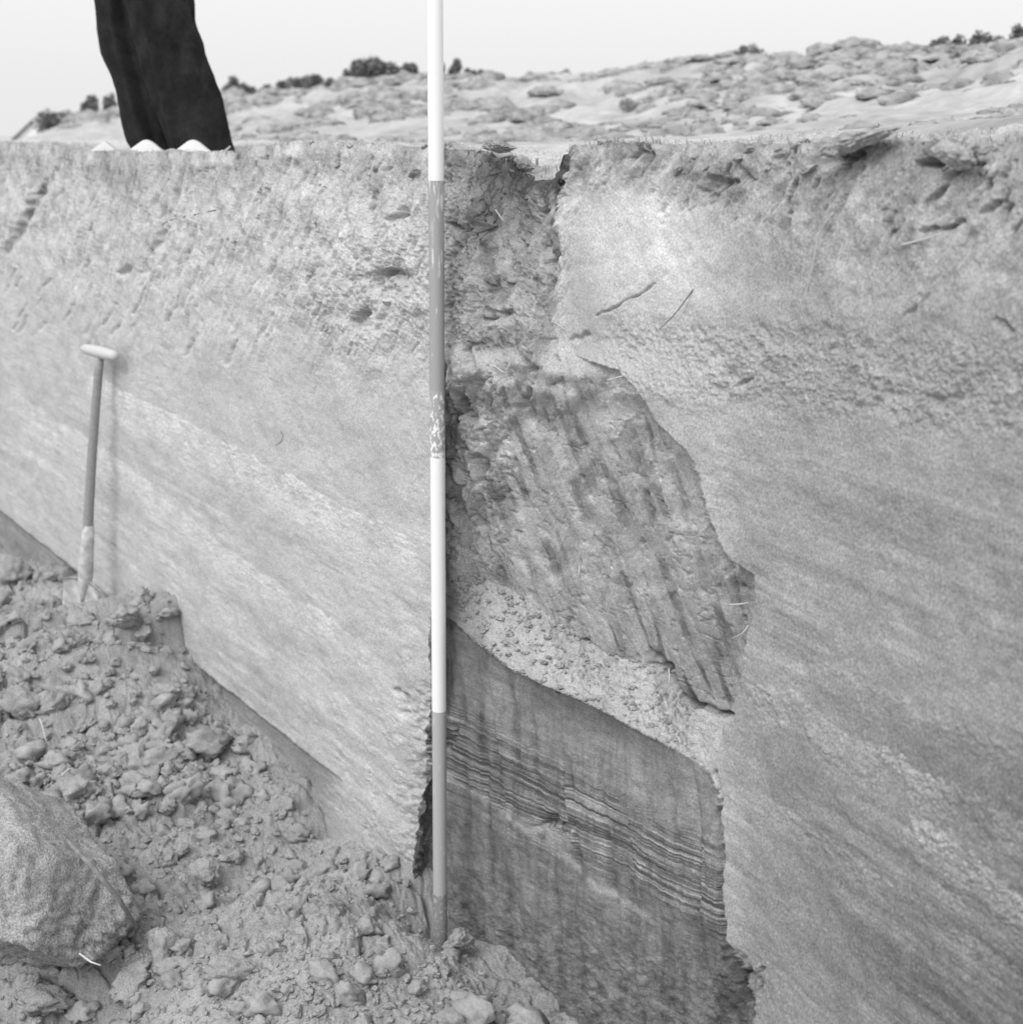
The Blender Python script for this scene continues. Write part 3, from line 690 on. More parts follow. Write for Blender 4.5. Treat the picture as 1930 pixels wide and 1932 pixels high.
def fragments(name, n, lo, hi, pw, V0, F0, label, dens, smooth):
    global rng
    px = rng.uniform(-160, 1080, n); py = 1030 + 1020 * rng.random(n) ** 0.9
    k = (py > li(px, FOOT) + 4) & (rng.random(n) < dens(px, py)); px, py = px[k], py[k]
    t = np.tan(TH + np.arctan((py - 966) / F)); h = 1.50
    for it in range(6):
        y = h / t; x = (px - 965) / F * (y * CT + h * ST); h = CZ - floor_base(x, y)
    v = (x - A[0]) * nL[0] + (y - A[1]) * nL[1]; k = (v > 0.012) & (y > 1.2) & (y < 8); x, y, v = x[k], y[k], v[k]
    z = floor_base(x, y) + floor_detail(x, y); sz = lo + (hi - lo) * rng.random(len(x)) ** pw; sz = np.minimum(sz, 0.004 + v)
    shp = [frag_shape(900 + q, V0) for q in range(14)]; BF = np.array(F0); nv = len(V0)
    V = np.empty((len(x), nv, 3))
    for i in range(len(x)):
        R_ = Matrix.Rotation(rng.uniform(0, 6.28), 3, 'Z') @ Matrix.Rotation(rng.uniform(-.8, .8), 3, 'X') @ Matrix.Rotation(rng.uniform(-.8, .8), 3, 'Y')
        V[i] = shp[i % 14] @ np.array(R_).T * sz[i] + (x[i], y[i], z[i] + sz[i] * 0.12)
    Fc = (BF[None] + (np.arange(len(x)) * nv)[:, None, None]).reshape(-1, 3)
    me = bpy.data.meshes.new(name); me.vertices.add(len(x) * nv); me.vertices.foreach_set('co', V.reshape(-1).astype(np.float32))
    me.loops.add(Fc.size); me.loops.foreach_set('vertex_index', Fc.reshape(-1).astype(np.int32)); me.polygons.add(len(Fc))
    me.polygons.foreach_set('loop_start', np.arange(len(Fc), dtype=np.int32) * 3); me.polygons.foreach_set('use_smooth', np.full(len(Fc), smooth)); me.update(calc_edges=True)
    me.materials.append(M_crumb); o = bpy.data.objects.new(name, me); COL.objects.link(o); tag(o, label, kind='stuff')
hp = lambda px, py: np.where((px < 470) & (py < 1560), 1.0, 0.8)
fragments('crumbs', 15000, 0.0018, 0.008, 3.0, IV2, IF2, 'loose crumbs of soil strewn over the trench floor', hp, False)
fragments('broken_soil', 4200, 0.007, 0.038, 3.0, IV3, IF3, 'broken lumps of soil heaped all over the trench floor', lambda a, b: np.where((a < 470) & (b < 1560), 0.9, 0.16), True)

# crumbs lying on the ledge and at the foot of the pit wall
kk = np.argwhere(led & (PX > 860) & (PX < 1360))
wgt = np.clip(1.25 - (PX[kk[:, 0], kk[:, 1]] - 880) / 420, 0.12, 1); kk = kk[rng.random(len(kk)) < wgt]; kk = kk[rng.choice(len(kk), 520, replace=False)]
pp = Pw[kk[:, 0], kk[:, 1]]; sz = 0.0015 + 0.0065 * rng.random(len(pp)) ** 3; shp = [frag_shape(950 + q, IV2) for q in range(10)]
V = np.concatenate([shp[i % 10] * sz[i] + pp[i] + (0, 0, sz[i] * 0.3) for i in range(len(pp))]); nv = len(IV2)
Fc = (np.array(IF2)[None] + (np.arange(len(pp)) * nv)[:, None, None]).reshape(-1, 3)
o = obj('ledge_crumbs', V, Fc, M_block, smooth=False); tag(o, 'crumbs of pale soil lying on the ledge across the pit', kind='stuff')

# ------------------------------------------------------------------ big sod block, bottom left
IV6, IF6 = ico(6)
g = IV6.copy(); sg = np.sign(g) * np.abs(g) ** 0.62
gq = np.random.default_rng(77); rc = np.full(len(g), 1.0)
for n_, c_ in (((.1, .1, 1), .80), ((.75, -.45, .45), .80), ((.95, .1, -.1), .82), ((.2, -.95, .2), .84), ((-.5, -.5, .7), .84), ((.5, .6, .6), .78), ((.4, -.6, -.6), .7)):
    n_ = np.array(n_) / np.linalg.norm(n_); dd = g @ n_; rc = np.where(dd > .05, np.minimum(rc, c_ / np.maximum(dd, .05)), rc)
sg = g * rc[:, None]
rad_ = 1.12 + 0.07 * n3(g, 1.5, 400) + 0.035 * n3(g, 3.0, 405) + 0.02 * n3(g, 9, 410, 3) + 0.035 * n3(g, 20, 415, 3) + 0.03 * n3(g, 44, 418, 3)
Vb = sg * rad_[:, None] * np.array([0.255, 0.24, 0.165])
under = np.clip(-(Vb[:, 2]) / 0.08, 0, 1); Vb[:, 0] *= 1 - 0.30 * under; Vb[:, 1] *= 1 - 0.40 * under
wA, wB, wC = worley(g[:, 0] * 5 + g[:, 2] * 3, g[:, 1] * 5 - g[:, 2] * 3, 31); wD, wE, wF = worley(g[:, 0] * 13 + g[:, 2] * 8, g[:, 1] * 13 - g[:, 2] * 8, 32)
cr_ = 1 + 0.02 * (1 - wA) * wC - 0.02 * ss(0.10, 0, wB - wA) + 0.03 * (1 - wD) * wF - 0.02 * ss(0.10, 0, wE - wD); Vb = Vb * cr_[:, None]
blk = obj('sod_block', Vb, IF6, M_block)
blk.location = Vector(ray(22, 1672) * 2.90) + Vector((0, 0, CZ)); blk.rotation_euler = (R(-22), R(24), R(-20))
tag(blk, 'big pale sod block overhanging a dark hollow in the bottom left corner', 'sod block')

# ------------------------------------------------------------------ ranging rod
RB = Vector((-0.1432, 2.63, -0.005)); RT = Vector((-0.1290, 2.63, 2.005))
def rod_at(py):                                                     # height on the rod seen at survey row py
    a, b = 0.0, 1.0
    for k in range(40):
        m = (a + b) / 2; P = RB.lerp(RT, m); y = project(np.array([P[:]]))[1][0]
        if y > py: a = m
        else: b = m
    return (a + b) / 2
rod = empty('ranging_rod', RB)
tag(rod, 'tall round measuring rod banded white and dull grey, standing upright against the trench face', 'ranging rod')
def paint_mat(name, a, b, lo, hi, amt_lo, amt_hi, streak=6.0):
    m = bpy.data.materials.new(name); m.use_nodes = True; n = m.node_tree.nodes; l = m.node_tree.links; bs = n['Principled BSDF']
    bs.inputs['Roughness'].default_value = 0.55; bs.inputs['Specular IOR Level'].default_value = 0.3
    tc = n.new('ShaderNodeTexCoord'); mp = n.new('ShaderNodeMapping'); mp.inputs['Scale'].default_value = (160, 160, 160 / streak)
    nz_ = n.new('ShaderNodeTexNoise'); nz_.inputs['Scale'].default_value = 1; nz_.inputs['Detail'].default_value = 5; nz_.inputs['Roughness'].default_value = 0.65
    l.new(tc.outputs['Object'], mp.inputs[0]); l.new(mp.outputs[0], nz_.inputs['Vector'])
    sp = n.new('ShaderNodeSeparateXYZ'); l.new(tc.outputs['Object'], sp.inputs[0])
    mr = n.new('ShaderNodeMapRange'); mr.inputs['From Min'].default_value = lo; mr.inputs['From Max'].default_value = hi
    mr.inputs['To Min'].default_value = amt_lo; mr.inputs['To Max'].default_value = amt_hi; l.new(sp.outputs['Z'], mr.inputs[0])
    ad = n.new('ShaderNodeMath'); ad.operation = 'ADD'; l.new(nz_.outputs['Fac'], ad.inputs[0]); l.new(mr.outputs[0], ad.inputs[1])
    th = n.new('ShaderNodeMapRange'); th.inputs['From Min'].default_value = 0.66; th.inputs['From Max'].default_value = 0.72; l.new(ad.outputs[0], th.inputs[0])
    mx_ = n.new('ShaderNodeMix'); mx_.data_type = 'FLOAT'; l.new(th.outputs[0], mx_.inputs[0]); mx_.inputs[2].default_value = a; mx_.inputs[3].default_value = b
    l.new(mx_.outputs[0], bs.inputs['Base Color']); return m
L_ = (RT - RB).length
f340, f720, f862, f1340, f1690 = [rod_at(v) for v in (340, 735, 862, 1340, 1685)]
MW = paint_mat('white_rod_paint', 0.80, 0.50, 0, 1, 0.0, 0.0, 5)
MWt = MW
MD = paint_mat('dull_rod_paint', 0.33, 0.62, f720 * L_, f340 * L_, -0.02, 0.14, 9)
MSp = paint_mat('flaking_rod_paint', 0.36, 0.78, f862 * L_, f720 * L_, 0.20, 0.10, 1.6)
MDl = paint_mat('lower_rod_paint', 0.40, 0.52, 0, 1, 0.06, 0.06, 6)
MSt = paint_mat('soiled_rod_paint', 0.24, 0.42, 0, 1, 0.12, 0.12, 1.5)
def band(f0, f1, m, lab, name='painted_band'):
    n = max(2, int((f1 - f0) * 60)); ax = RT - RB
    pts = [ax * (f0 + (f1 - f0) * k / n) for k in range(n + 1)]
    V, Fc = tube(pts, 0.0138, 28, cap=False); o = obj(name, V, Fc, m, rod); o['label'] = lab
    for p in o.data.polygons: p.use_smooth = len(p.vertices) == 4
band(0.012, f1690, MSt, 'soil stained bottom end of the rod')
band(f1690, f1340, MDl, 'lower grey painted band'); band(f1340, f862, MW, 'clean white middle band')
band(f862, f720, MSp, 'flaking speckled paint above the white band'); band(f720, f340, MD, 'grey band with white scuffs')
band(f340, 1.0, MWt, 'upper white band')
V, Fc = tube([(RT - RB), (RT - RB) * 1.002], [0.0138, 0.012], 24); obj('end_cap', V, Fc, MW, rod)
V, Fc = tube([(RT - RB) * -0.01, (RT - RB) * 0.012], [0.004, 0.0138], 24); o = obj('metal_tip', V, Fc, M_iron, rod)

# ------------------------------------------------------------------ spade leaning on the left face
def on_wall(px, py, outd):
    P, rt = hit(np.array([float(px)]), np.array([float(py)]), -outd); return Vector(P[0])
base = on_wall(160, 1165, 0.10); hd = on_wall(189, 664, 0.045); base.z += 0.045
sp = empty('spade', base); tag(sp, 'long spade with a pale T-shaped grip, pushed into the spoil against the left trench face', 'spade')
ax = hd - base
h0 = on_wall(158, 657, 0.055) - base; h1 = on_wall(219, 672, 0.035) - base
ha = (h1 - h0)
ts = np.linspace(0, 1, 13)
V, Fc = tube([h0 + ha * t for t in ts], [0.0165 * (1 - 0.30 * abs(2 * t - 1) ** 8) * (1 + 0.08 * math.cos(6.28 * (t - .5))) for t in ts], 16)
obj('grip', V, Fc, M_palewood, sp)
sh0 = ax * 0.19; bend = Vector((-0.004, 0, 0))
pts = [ax * (0.19 + 0.79 * t) + bend * math.sin(3.14 * t) for t in np.linspace(0, 1, 16)]
V, Fc = tube(pts, [0.0165 - 0.004 * t for t in np.linspace(0, 1, 16)], 14); obj('shaft', V, Fc, M_wood, sp)
pts = [ax * t for t in (0.01, 0.05, 0.09, 0.13, 0.17, 0.21, 0.27, 0.33)]
V, Fc = tube(pts, [0.010, 0.016, 0.021, 0.0235, 0.0225, 0.021, 0.0190, 0.0165], 14); soc = obj('socket', V, Fc, M_steel, sp)
# blade: slightly dished plate with tread shoulders
axn = ax.normalized(); sidev = Vector((0.86, -0.35, 0)); sidev = (sidev - axn * sidev.dot(axn)).normalized(); nrmv = axn.cross(sidev).normalized()
if nrmv.y > 0: nrmv = -nrmv
V, Fc = [], []; nu, nv = 14, 16
for lay in (0, 1):
    for j in range(nv + 1):
        for i in range(nu + 1):
            a = i / nu * 2 - 1; b = j / nv
            wd_ = 0.066 - 0.006 * b
            top = 0.085 - 0.012 * abs(a) ** 3
            p = axn * (top - 0.26 * b) + sidev * (a * wd_) + nrmv * (-0.012 * (1 - a * a) + (0.0 if lay == 0 else -0.004) + 0.020)
            V.append(p)
N_ = (nu + 1) * (nv + 1)
for j in range(nv):
    for i in range(nu):
        a = j * (nu + 1) + i; q4 = (a, a + 1, a + nu + 2, a + nu + 1); Fc.append(q4); Fc.append(tuple(N_ + t for t in q4[::-1]))
for j in range(nv):
    for i in (0, nu):
        a = j * (nu + 1) + i; Fc.append((a, a + nu + 1, N_ + a + nu + 1, N_ + a))
for i in range(nu):
    for j in (0, nv):
        a = j * (nu + 1) + i; Fc.append((a, a + 1, N_ + a + 1, N_ + a))
obj('blade', V, Fc, M_steel, sp)

# ------------------------------------------------------------------ corrugated sheet on the turf at the feet of the person
shp = on_wall(305, 290, 0.0)
D0 = ray(305, 290); shY = 3.98
V, Fc = [], []; nu, nv = 120, 10
wdt = 0.43; pitch = 0.160
x_c = -1.089
for lay in (0, 1):
    for j in range(nv + 1):
        for i in range(nu + 1):
            X = -0.145 + wdt * i / nu; b = j / nv
            zc = 0.019 * math.cos(2 * math.pi * (X - 0.0) / pitch)
            V.append((X, -0.08 + 0.08 * b, -0.03 * (1 - b) + zc - 0.006 * lay))
N_ = (nu + 1) * (nv + 1)
for j in range(nv):
    for i in range(nu):
        a = j * (nu + 1) + i; q4 = (a, a + 1, a + nu + 2, a + nu + 1); Fc.append(q4); Fc.append(tuple(N_ + t for t in q4[::-1]))
for i in range(nu):
    for j in (0, nv):
        a = j * (nu + 1) + i; Fc.append((a, a + 1, N_ + a + 1, N_ + a))
for j in range(nv):
    for i in (0, nu):
        a = j * (nu + 1) + i; Fc.append((a, a + nu + 1, N_ + a + nu + 1, N_ + a))
cs = obj('corrugated_sheet', V, Fc, M_sheet); cs.location = (x_c, 4.50, CZ - 0.034); cs.rotation_euler = (0, 0, R(-20))
tag(cs, 'pale wavy corrugated sheet lying on the turf edge in front of the dark trousers', 'corrugated sheet')

# ------------------------------------------------------------------ person: only the trouser legs show
PYD = 4.78; GZ = CZ - 0.065
def wx_at(px, y=PYD): return (px - 965) / F * (y * CT + 0.0)
person = None
def body():
    me = bpy.data.meshes.new('person'); x0 = wx_at(330)
    J = {  # name: (x, y, z, radius)
        'pel': (-0.03, 0, .90, .13), 'sp': (-0.03, 0, 1.10, .135), 'ch': (-0.04, 0, 1.32, .15), 'nk': (-0.05, 0, 1.50, .06), 'hb': (-.06, 0, 1.58, .075), 'hc': (-.075, 0, 1.66, .095), 'ht': (-.07, 0, 1.73, .07),
        'hl': (-.03, -.09, .86, .095), 'kl': (-.03, -.10, .48, .055), 'al': (.08, -.10, .10, .04), 'fl': (.05, .02, .035, .03),
        'hr': (-.03, .09, .86, .095), 'kr': (-.13, .09, .47, .055), 'ar': (-.05, .09, .10, .04), 'fr': (-.07, .21, .035, .03),
        'shl': (-.04, -.19, 1.42, .06), 'el': (.0, -.25, 1.14, .045), 'wl': (-.12, -.24, .92, .03), 'ml': (-.18, -.24, .86, .03),
        'shr': (-.04, .19, 1.42, .06), 'er': (.0, .25, 1.14, .045), 'wr': (-.12, .24, .92, .03), 'mr': (-.18, .24, .86, .03)}
    names = list(J); E = [('pel', 'sp'), ('sp', 'ch'), ('ch', 'nk'), ('nk', 'hb'), ('hb', 'hc'), ('hc', 'ht'), ('pel', 'hl'), ('hl', 'kl'), ('kl', 'al'), ('al', 'fl'),
        ('pel', 'hr'), ('hr', 'kr'), ('kr', 'ar'), ('ar', 'fr'), ('ch', 'shl'), ('shl', 'el'), ('el', 'wl'), ('wl', 'ml'), ('ch', 'shr'), ('shr', 'er'), ('er', 'wr'), ('wr', 'mr')]
    V = [J[k][:3] for k in names]; EE = [(names.index(a), names.index(b)) for a, b in E]
    rads = [J[k][3] for k in names]
    # five fingers on each hand
    for h, sy in (('ml', 1), ('mr', -1)):
        c = J[h]
        for f in range(5):
            b0 = len(V); yy = c[1] + sy * (0.028 - 0.014 * f); ln = [0.05, 0.075, 0.082, 0.076, 0.06][f]
            st = (c[0] - 0.01, yy, c[2] - 0.01) if f else (c[0] + 0.01, yy + sy * 0.012, c[2])
            V += [st, (st[0] - 0.01, yy, st[2] - ln * 0.5), (st[0] + 0.006, yy, st[2] - ln)]; rads += [.011, .009, .008]
            EE += [(names.index(h), b0), (b0, b0 + 1), (b0 + 1, b0 + 2)]
    me.from_pydata(V, EE, [])
    o = bpy.data.objects.new('person', me); COL.objects.link(o)
    md = o.modifiers.new('skin', 'SKIN'); 
    for i, sv in enumerate(me.skin_vertices[0].data): sv.radius = (rads[i], rads[i]); sv.use_root = (i == 0)
    sb = o.modifiers.new('sub', 'SUBSURF'); sb.levels = 2; sb.render_levels = 2
    bpy.context.view_layer.update()
    dg = bpy.context.evaluated_depsgraph_get(); m2 = bpy.data.meshes.new_from_object(o.evaluated_get(dg))
    o.modifiers.clear(); o.data = m2; m2.materials.clear(); m2.materials.append(M_skin)
    for p in m2.polygons: p.use_smooth = True
    o.location = (x0, PYD, GZ); return o
person = body()
tag(person, 'person in wide dark trousers standing on the turf edge, seen from the shins down', 'person')
def ploft(name, secs, m, parent, seg=64, fold=None):
    """secs: (centre x, y, z, half width x, half width y)"""
    V, Fc = [], []
    for si, (cx, cy, cz, ax_, ay_) in enumerate(secs):
        for k in range(seg):
            t = 2 * math.pi * k / seg; q_ = 1.0
            if fold: q_ = 1 + fold(t, cz)
            V.append((cx + ax_ * math.cos(t) * q_, cy + ay_ * math.sin(t) * q_, cz))
    for i in range(len(secs) - 1):
        for k in range(seg):
            k2 = (k + 1) % seg; Fc.append((i * seg + k, i * seg + k2, (i + 1) * seg + k2, (i + 1) * seg + k))
    return obj(name, V, Fc, m, parent)
X0 = wx_at(330)
def pxl(px): return wx_at(px) - X0
def leg_secs(tab, yy, hw):
    # tab: (py, left px, right px) outline rows, bottom first
    out = []
    zs = np.array([CZ + (250 - t[0]) / F * PYD * 1.03 - GZ for t in tab]); l_ = np.array([pxl(t[1]) for t in tab]); r_ = np.array([pxl(t[2]) for t in tab])
    o_ = np.argsort(zs); zs, l_, r_ = zs[o_], l_[o_], r_[o_]
    for z in np.linspace(zs[0], zs[-1], 90):
        a = np.interp(z, zs, l_); b = np.interp(z, zs, r_)
        out.append(((a + b) / 2, yy, z, (b - a) / 2, hw))
    return out
def foldA(t, z): return 0.05 * math.sin(3 * t + 9 * z + 1) + 0.035 * float(fbm(np.array([t * 1.2]), np.array([z * 14 - t * 2.5]), 3, 501)[0]) * 2 + 0.012 * math.sin(9 * t - 30 * z) \
    + 0.12 * math.exp(-((t - 4.1 - 0.6 * z) / 0.10) ** 2) - 0.10 * math.exp(-((t - 4.35 - 0.6 * z) / 0.12) ** 2) + 0.03 * math.sin(46 * z + 5 * math.sin(t * 2)) * ss(4.5, 5.3, np.float64(t)) * ss(0.05, 0.2, np.float64(z))
def foldB(t, z): return 0.06 * math.sin(2 * t - 6 * z) + 0.04 * float(fbm(np.array([t * 1.2 + 5]), np.array([z * 9 + t * 2]), 3, 502)[0]) * 2 \
    + 0.14 * math.exp(-((t - 4.4 - 0.3 * z) / 0.12) ** 2) - 0.12 * math.exp(-((t - 4.75 - 0.3 * z) / 0.14) ** 2)
near = [(296, 334, 454), (283, 332, 451), (245, 322, 442), (200, 308, 434), (150, 294, 420), (100, 283, 404), (60, 275, 393), (0, 260, 389), (-120, 246, 384), (-200, 245, 390), (-330, 262, 410), (-430, 270, 425)]
far = [(296, 246, 350), (283, 240, 348), (262, 228, 345), (220, 218, 336), (150, 202, 318), (110, 186, 308), (70, 180, 300), (0, 179, 290), (-120, 176, 285), (-200, 185, 300), (-330, 225, 345), (-430, 250, 380)]
tr = ploft('trouser_leg', leg_secs(near, -0.10, 0.085), M_trouser, person, 96, foldA)
tr['label'] = 'nearer trouser leg with creases'
tr2 = ploft('trouser_leg', leg_secs(far, 0.09, 0.085), M_trouser, person, 96, foldB)
tr2['label'] = 'farther trouser leg'
cx = -0.03
ploft('coat', [(cx, 0, z, a, b) for z, a, b in ((.80, .20, .25), (.85, .20, .25), (1.0, .185, .225), (1.12, .175, .21), (1.3, .175, .225), (1.42, .15, .20), (1.48, .10, .12), (1.52, .07, .08))], M_coat, person, 48, lambda t, z: 0.03 * math.sin(5 * t + 6 * z))
for nm, pts in (('sleeve', [(-.04, -.19, 1.44), (-.01, -.24, 1.28), (0, -.25, 1.14), (-.06, -.25, 1.03), (-.11, -.24, .94)]), ('sleeve', [(-.04, .19, 1.44), (-.01, .24, 1.28), (0, .25, 1.14), (-.06, .25, 1.03), (-.11, .24, .94)])):
    V, Fc = tube(pts, [.075, .068, .06, .055, .048], 18); obj(nm, V, Fc, M_coat, person)
for xx, yy in ((.065, -.06), (-.06, .14)):
    V = IV2 * np.array([0.05, 0.12, 0.045]) + np.array([xx, yy, 0.035]); V[:, 2] = np.maximum(V[:, 2], 0.0)
    V[:, 2] += 0.03 * ss(0.02, -0.08, V[:, 1] - yy); obj('boot', V, IF2, M_shoe, person)
V = IV4 * np.array([0.105, 0.085, 0.10]) + np.array([-0.055, 0, 1.70]); V = V[:]; obj('hair', V, [f for f in IF4 if all((V[i][2] > 1.69 or V[i][0] > -0.03) for i in f)], M_hair, person)

# ------------------------------------------------------------------ vegetation
def blades(n, cx, cy, cz, h, spread, wd=0.004, lean=0.5):
    """curved two-segment grass blades"""
    V, Fc = [], []
    for k in range(n):
        a = random.uniform(0, 6.28); rr_ = spread * math.sqrt(random.random()); x = cx + rr_ * math.cos(a); y = cy + rr_ * math.sin(a)
        hh = h * random.uniform(0.5, 1.1); la = random.uniform(0, 6.28); ll = lean * hh * random.random(); b = len(V); w_ = wd
        px_, py_ = math.cos(la + 1.57) * w_, math.sin(la + 1.57) * w_
        V += [(x - px_, y - py_, cz - 0.01), (x + px_, y + py_, cz - 0.01),
              (x + px_ * .7 + ll * .35 * math.cos(la), y + py_ * .7 + ll * .35 * math.sin(la), cz + hh * .6),
              (x - px_ * .7 + ll * .35 * math.cos(la), y - py_ * .7 + ll * .35 * math.sin(la), cz + hh * .6),
              (x + ll * math.cos(la), y + ll * math.sin(la), cz + hh * 0.95)]
        Fc += [(b, b + 1, b + 2, b + 3), (b + 3, b + 2, b + 4)]
    return V, Fc
def merge(parts):
    V, Fc = [], []
    for v, f in parts:
        b = len(V); V += list(v); Fc += [tuple(i + b for i in q_) for q_ in f]
    return V, Fc
# short turf on the strip by the rim
parts = []
nS, nC = Ps.shape[:2]
for k in range(3200):
    j = random.randrange(60, nC - 60); 
    i = nS - 1 - int((random.random() ** 0.8) * 110)
    p = Ps[i, j]
    if not (-300 < colx[j] < 2300): continue
    parts.append(blades(4, p[0], p[1], p[2], random.choice([0.003, 0.005, 0.010]), 0.02, 0.0010, 4.0))
V, Fc = merge(parts); tg_ = obj('turf_grass', V, Fc, M_grass, smooth=False); tag(tg_, 'short dry grass growing on the turf along the trench edge', kind='stuff')
# hillside tussocks
IV3_, IF3_ = ico(3); IV2T = IV3_; IF2T = [f for f in IF3_ if max(IV3_[k][2] for k in f) > -0.15]
parts = []
for k in range(5200):
    i = random.randrange(0, len(hx))
    if not (180 < hx[i] < 2700): continue
    qq = random.uniform(0.14, 0.93)
    cl_ = float(fbm(np.array([dx_[i] * 7.0]), np.array([qq * 5.0]), 3, 601)[0]) + 0.35 * (hx[i] > 1250) * (qq > 0.5)
    if cl_ < random.uniform(-0.22, 0.5): continue
    rr_ = r0_[i] + (ridge[i] - r0_[i]) * qq; x, y = dx_[i] * rr_, dy_[i] * rr_; z, _ = hill_z(x, y)
    sc = random.uniform(0.4, 1.5) * rr_ / 11; V, Fc = [], []
    a_, b_, c_ = 0.095 * sc, 0.085 * sc, 0.030 * sc * random.uniform(.5, 1.5)
    ph = random.uniform(0, 50); nz_ = n3(IV2T, 2.2, ph); nz2_ = n3(IV2T, 6.0, ph + 3)
    q3 = IV2T * (1 + 0.35 * nz_ + 0.28 * nz2_)[:, None] * np.array([a_, b_, c_ * 1.25]) + np.array([x, y, z - 0.004])
    V = [tuple(p_) for p_ in q3]; Fc = list(IF2T)
    for q_ in range(16):
        p_ = q3[random.randrange(len(q3))]; c = Vector(p_); s_ = 0.007 * sc * random.uniform(.5, 1.4)
        n_ = Vector((random.gauss(0, 1), random.gauss(0, 1), random.gauss(0, 1))).normalized(); t_ = n_.orthogonal().normalized(); bb_ = n_.cross(t_); v0 = len(V)
        V += [tuple(c + t_ * s_ * 2.2), tuple(c + bb_ * s_ * .6), tuple(c - t_ * s_ * 2.2), tuple(c - bb_ * s_ * .6)]; Fc.append((v0, v0 + 1, v0 + 2, v0 + 3))
    parts.append((V, Fc))
V, Fc = merge(parts); o = obj('hillside_tussocks', V, Fc, M_tuss, smooth=True); tag(o, 'low tufts of heather and grass covering the dune slope', kind='stuff')

# shrubs standing on the skyline
def shrub(px, pyb, pyt, wpx, rfac, label, group=None, m=M_leaf, dens=1700):
    i = int(np.argmin(np.abs(hx - px))); rr_ = ridge[i] * rfac * 0.95; x, y = dx_[i] * rr_, dy_[i] * rr_
    k = rr_ * 0.968 / F / nn_[i] * 1.0
    zb_ = CZ + (250 - pyb) / F * y / 0.968; hgt = (pyb - pyt) * y / F * 1.5; wdm = wpx * y / F
    e = empty('shrub', (x, y, zb_)); tag(e, label, 'shrub', group)
    V, Fc = [], []
    nb = max(3, int(wpx / 9)); lob = [(random.uniform(-.42, .42) * wdm, random.uniform(-.3, .3) * wdm, random.uniform(.35, .75) * hgt * (1 - 0.35 * abs(0)), random.uniform(.28, .42)) for _ in range(nb)]
    for q_ in range(dens):
        L = random.choice(lob); a = Vector((random.gauss(0, 1), random.gauss(0, 1), random.gauss(0, 1))).normalized() * (random.random() ** 0.4)
        c = Vector((L[0] + a.x * L[3] * wdm * 0.55, L[1] + a.y * L[3] * wdm * 0.55, max(0.0, L[2] + a.z * L[3] * hgt)))
        s_ = 0.055 * max(hgt, wdm * .35) * random.uniform(.7, 1.6); n_ = Vector((random.gauss(0, 1), random.gauss(0, 1), random.gauss(0, 1))).normalized()
        t_ = n_.orthogonal().normalized(); b_ = n_.cross(t_); v0 = len(V)
        V += [c + t_ * s_, c + b_ * s_ * .7, c - t_ * s_, c - b_ * s_ * .7]; Fc.append((v0, v0 + 1, v0 + 2, v0 + 3))
    obj('crown', V, Fc, m, e, smooth=False)
    ps = []
    for L in lob:
        ps.append(tube([(L[0] * .2, L[1] * .2, -0.05), (L[0] * .6, L[1] * .6, L[2] * .5), (L[0], L[1], L[2])], [.012 * hgt / .3, .009 * hgt / .3, .004 * hgt / .3], 5))
    V, Fc = merge(ps); obj('stem', V, Fc, M_rootd, e)
G = 'shrubs along the dune skyline'
shrub(175, 252, 222, 90, 0.98, 'dark low shrub beside the white tent, left of the trousers', G)
shrub(232, 250, 206, 60, 0.98, 'dark shrub partly hidden behind the left side of the trousers', G)
shrub(450, 215, 182, 50, 0.96, 'dark shrub just right of the trousers', G)
shrub(482, 208, 172, 52, 0.97, 'rounded dark shrub with a tuft on top, second right of the trousers', G)
shrub(545, 192, 174, 40, 0.98, 'low dark shrub between the trousers and the big skyline clump', G)
shrub(600, 187, 162, 70, 0.98, 'flat-topped dark shrub left of the big skyline clump', G)
shrub(655, 180, 160, 40, 0.99, 'small dark shrub touching the left end of the big skyline clump', G)
shrub(735, 172, 137, 100, 0.98, 'biggest dark shrub clump on the skyline, left of the measuring rod', G, dens=3200)
shrub(792, 168, 142, 50, 0.98, 'dark shrub half hidden behind the measuring rod', G)
shrub(857, 165, 136, 50, 0.99, 'dark shrub just right of the measuring rod', G)
shrub(900, 160, 145, 36, 0.99, 'small shrub second right of the measuring rod', G)
for px, b, t, wd_, lab in ((515, 200, 176, 50, 'low dark shrub filling the gap second right of the trousers'), (575, 190, 168, 50, 'rounded dark shrub left of the flat-topped one'), (628, 184, 160, 44, 'dark shrub right of the flat-topped one'),
                           (690, 174, 148, 46, 'dark shrub forming the left shoulder of the big skyline clump'), (930, 164, 148, 50, 'low dark shrub third right of the measuring rod')):
    shrub(px, b, t, wd_, 0.98, lab, G, dens=1200)
for px, t, wd_ in ((1016, 140, 28), (1058, 140, 26), (1078, 146, 20), (1140, 139, 26), (1230, 122, 34), (1374, 99, 30), (1546, 98, 36), (1497, 108, 26)):
    lab = {1016: 'tiny skyline tuft above the notch in the trench edge, left of a pair', 1058: 'tiny skyline tuft above the notch, right of a pair', 1078: 'very small wispy tuft beside the skyline pair above the notch',
           1140: 'small tuft alone on the skyline between the notch and the ridge knob', 1230: 'rounded knob-like shrub on the skyline near the middle of the ridge', 1374: 'small pointed shrub standing highest on the middle of the ridge',
           1546: 'dark peaked shrub on the skyline to the right of centre', 1497: 'low shrub just left of the dark peaked shrub'}[px]
    shrub(px, t + 30, t + 10, wd_ * 1.7, 0.97, lab, G, dens=900)
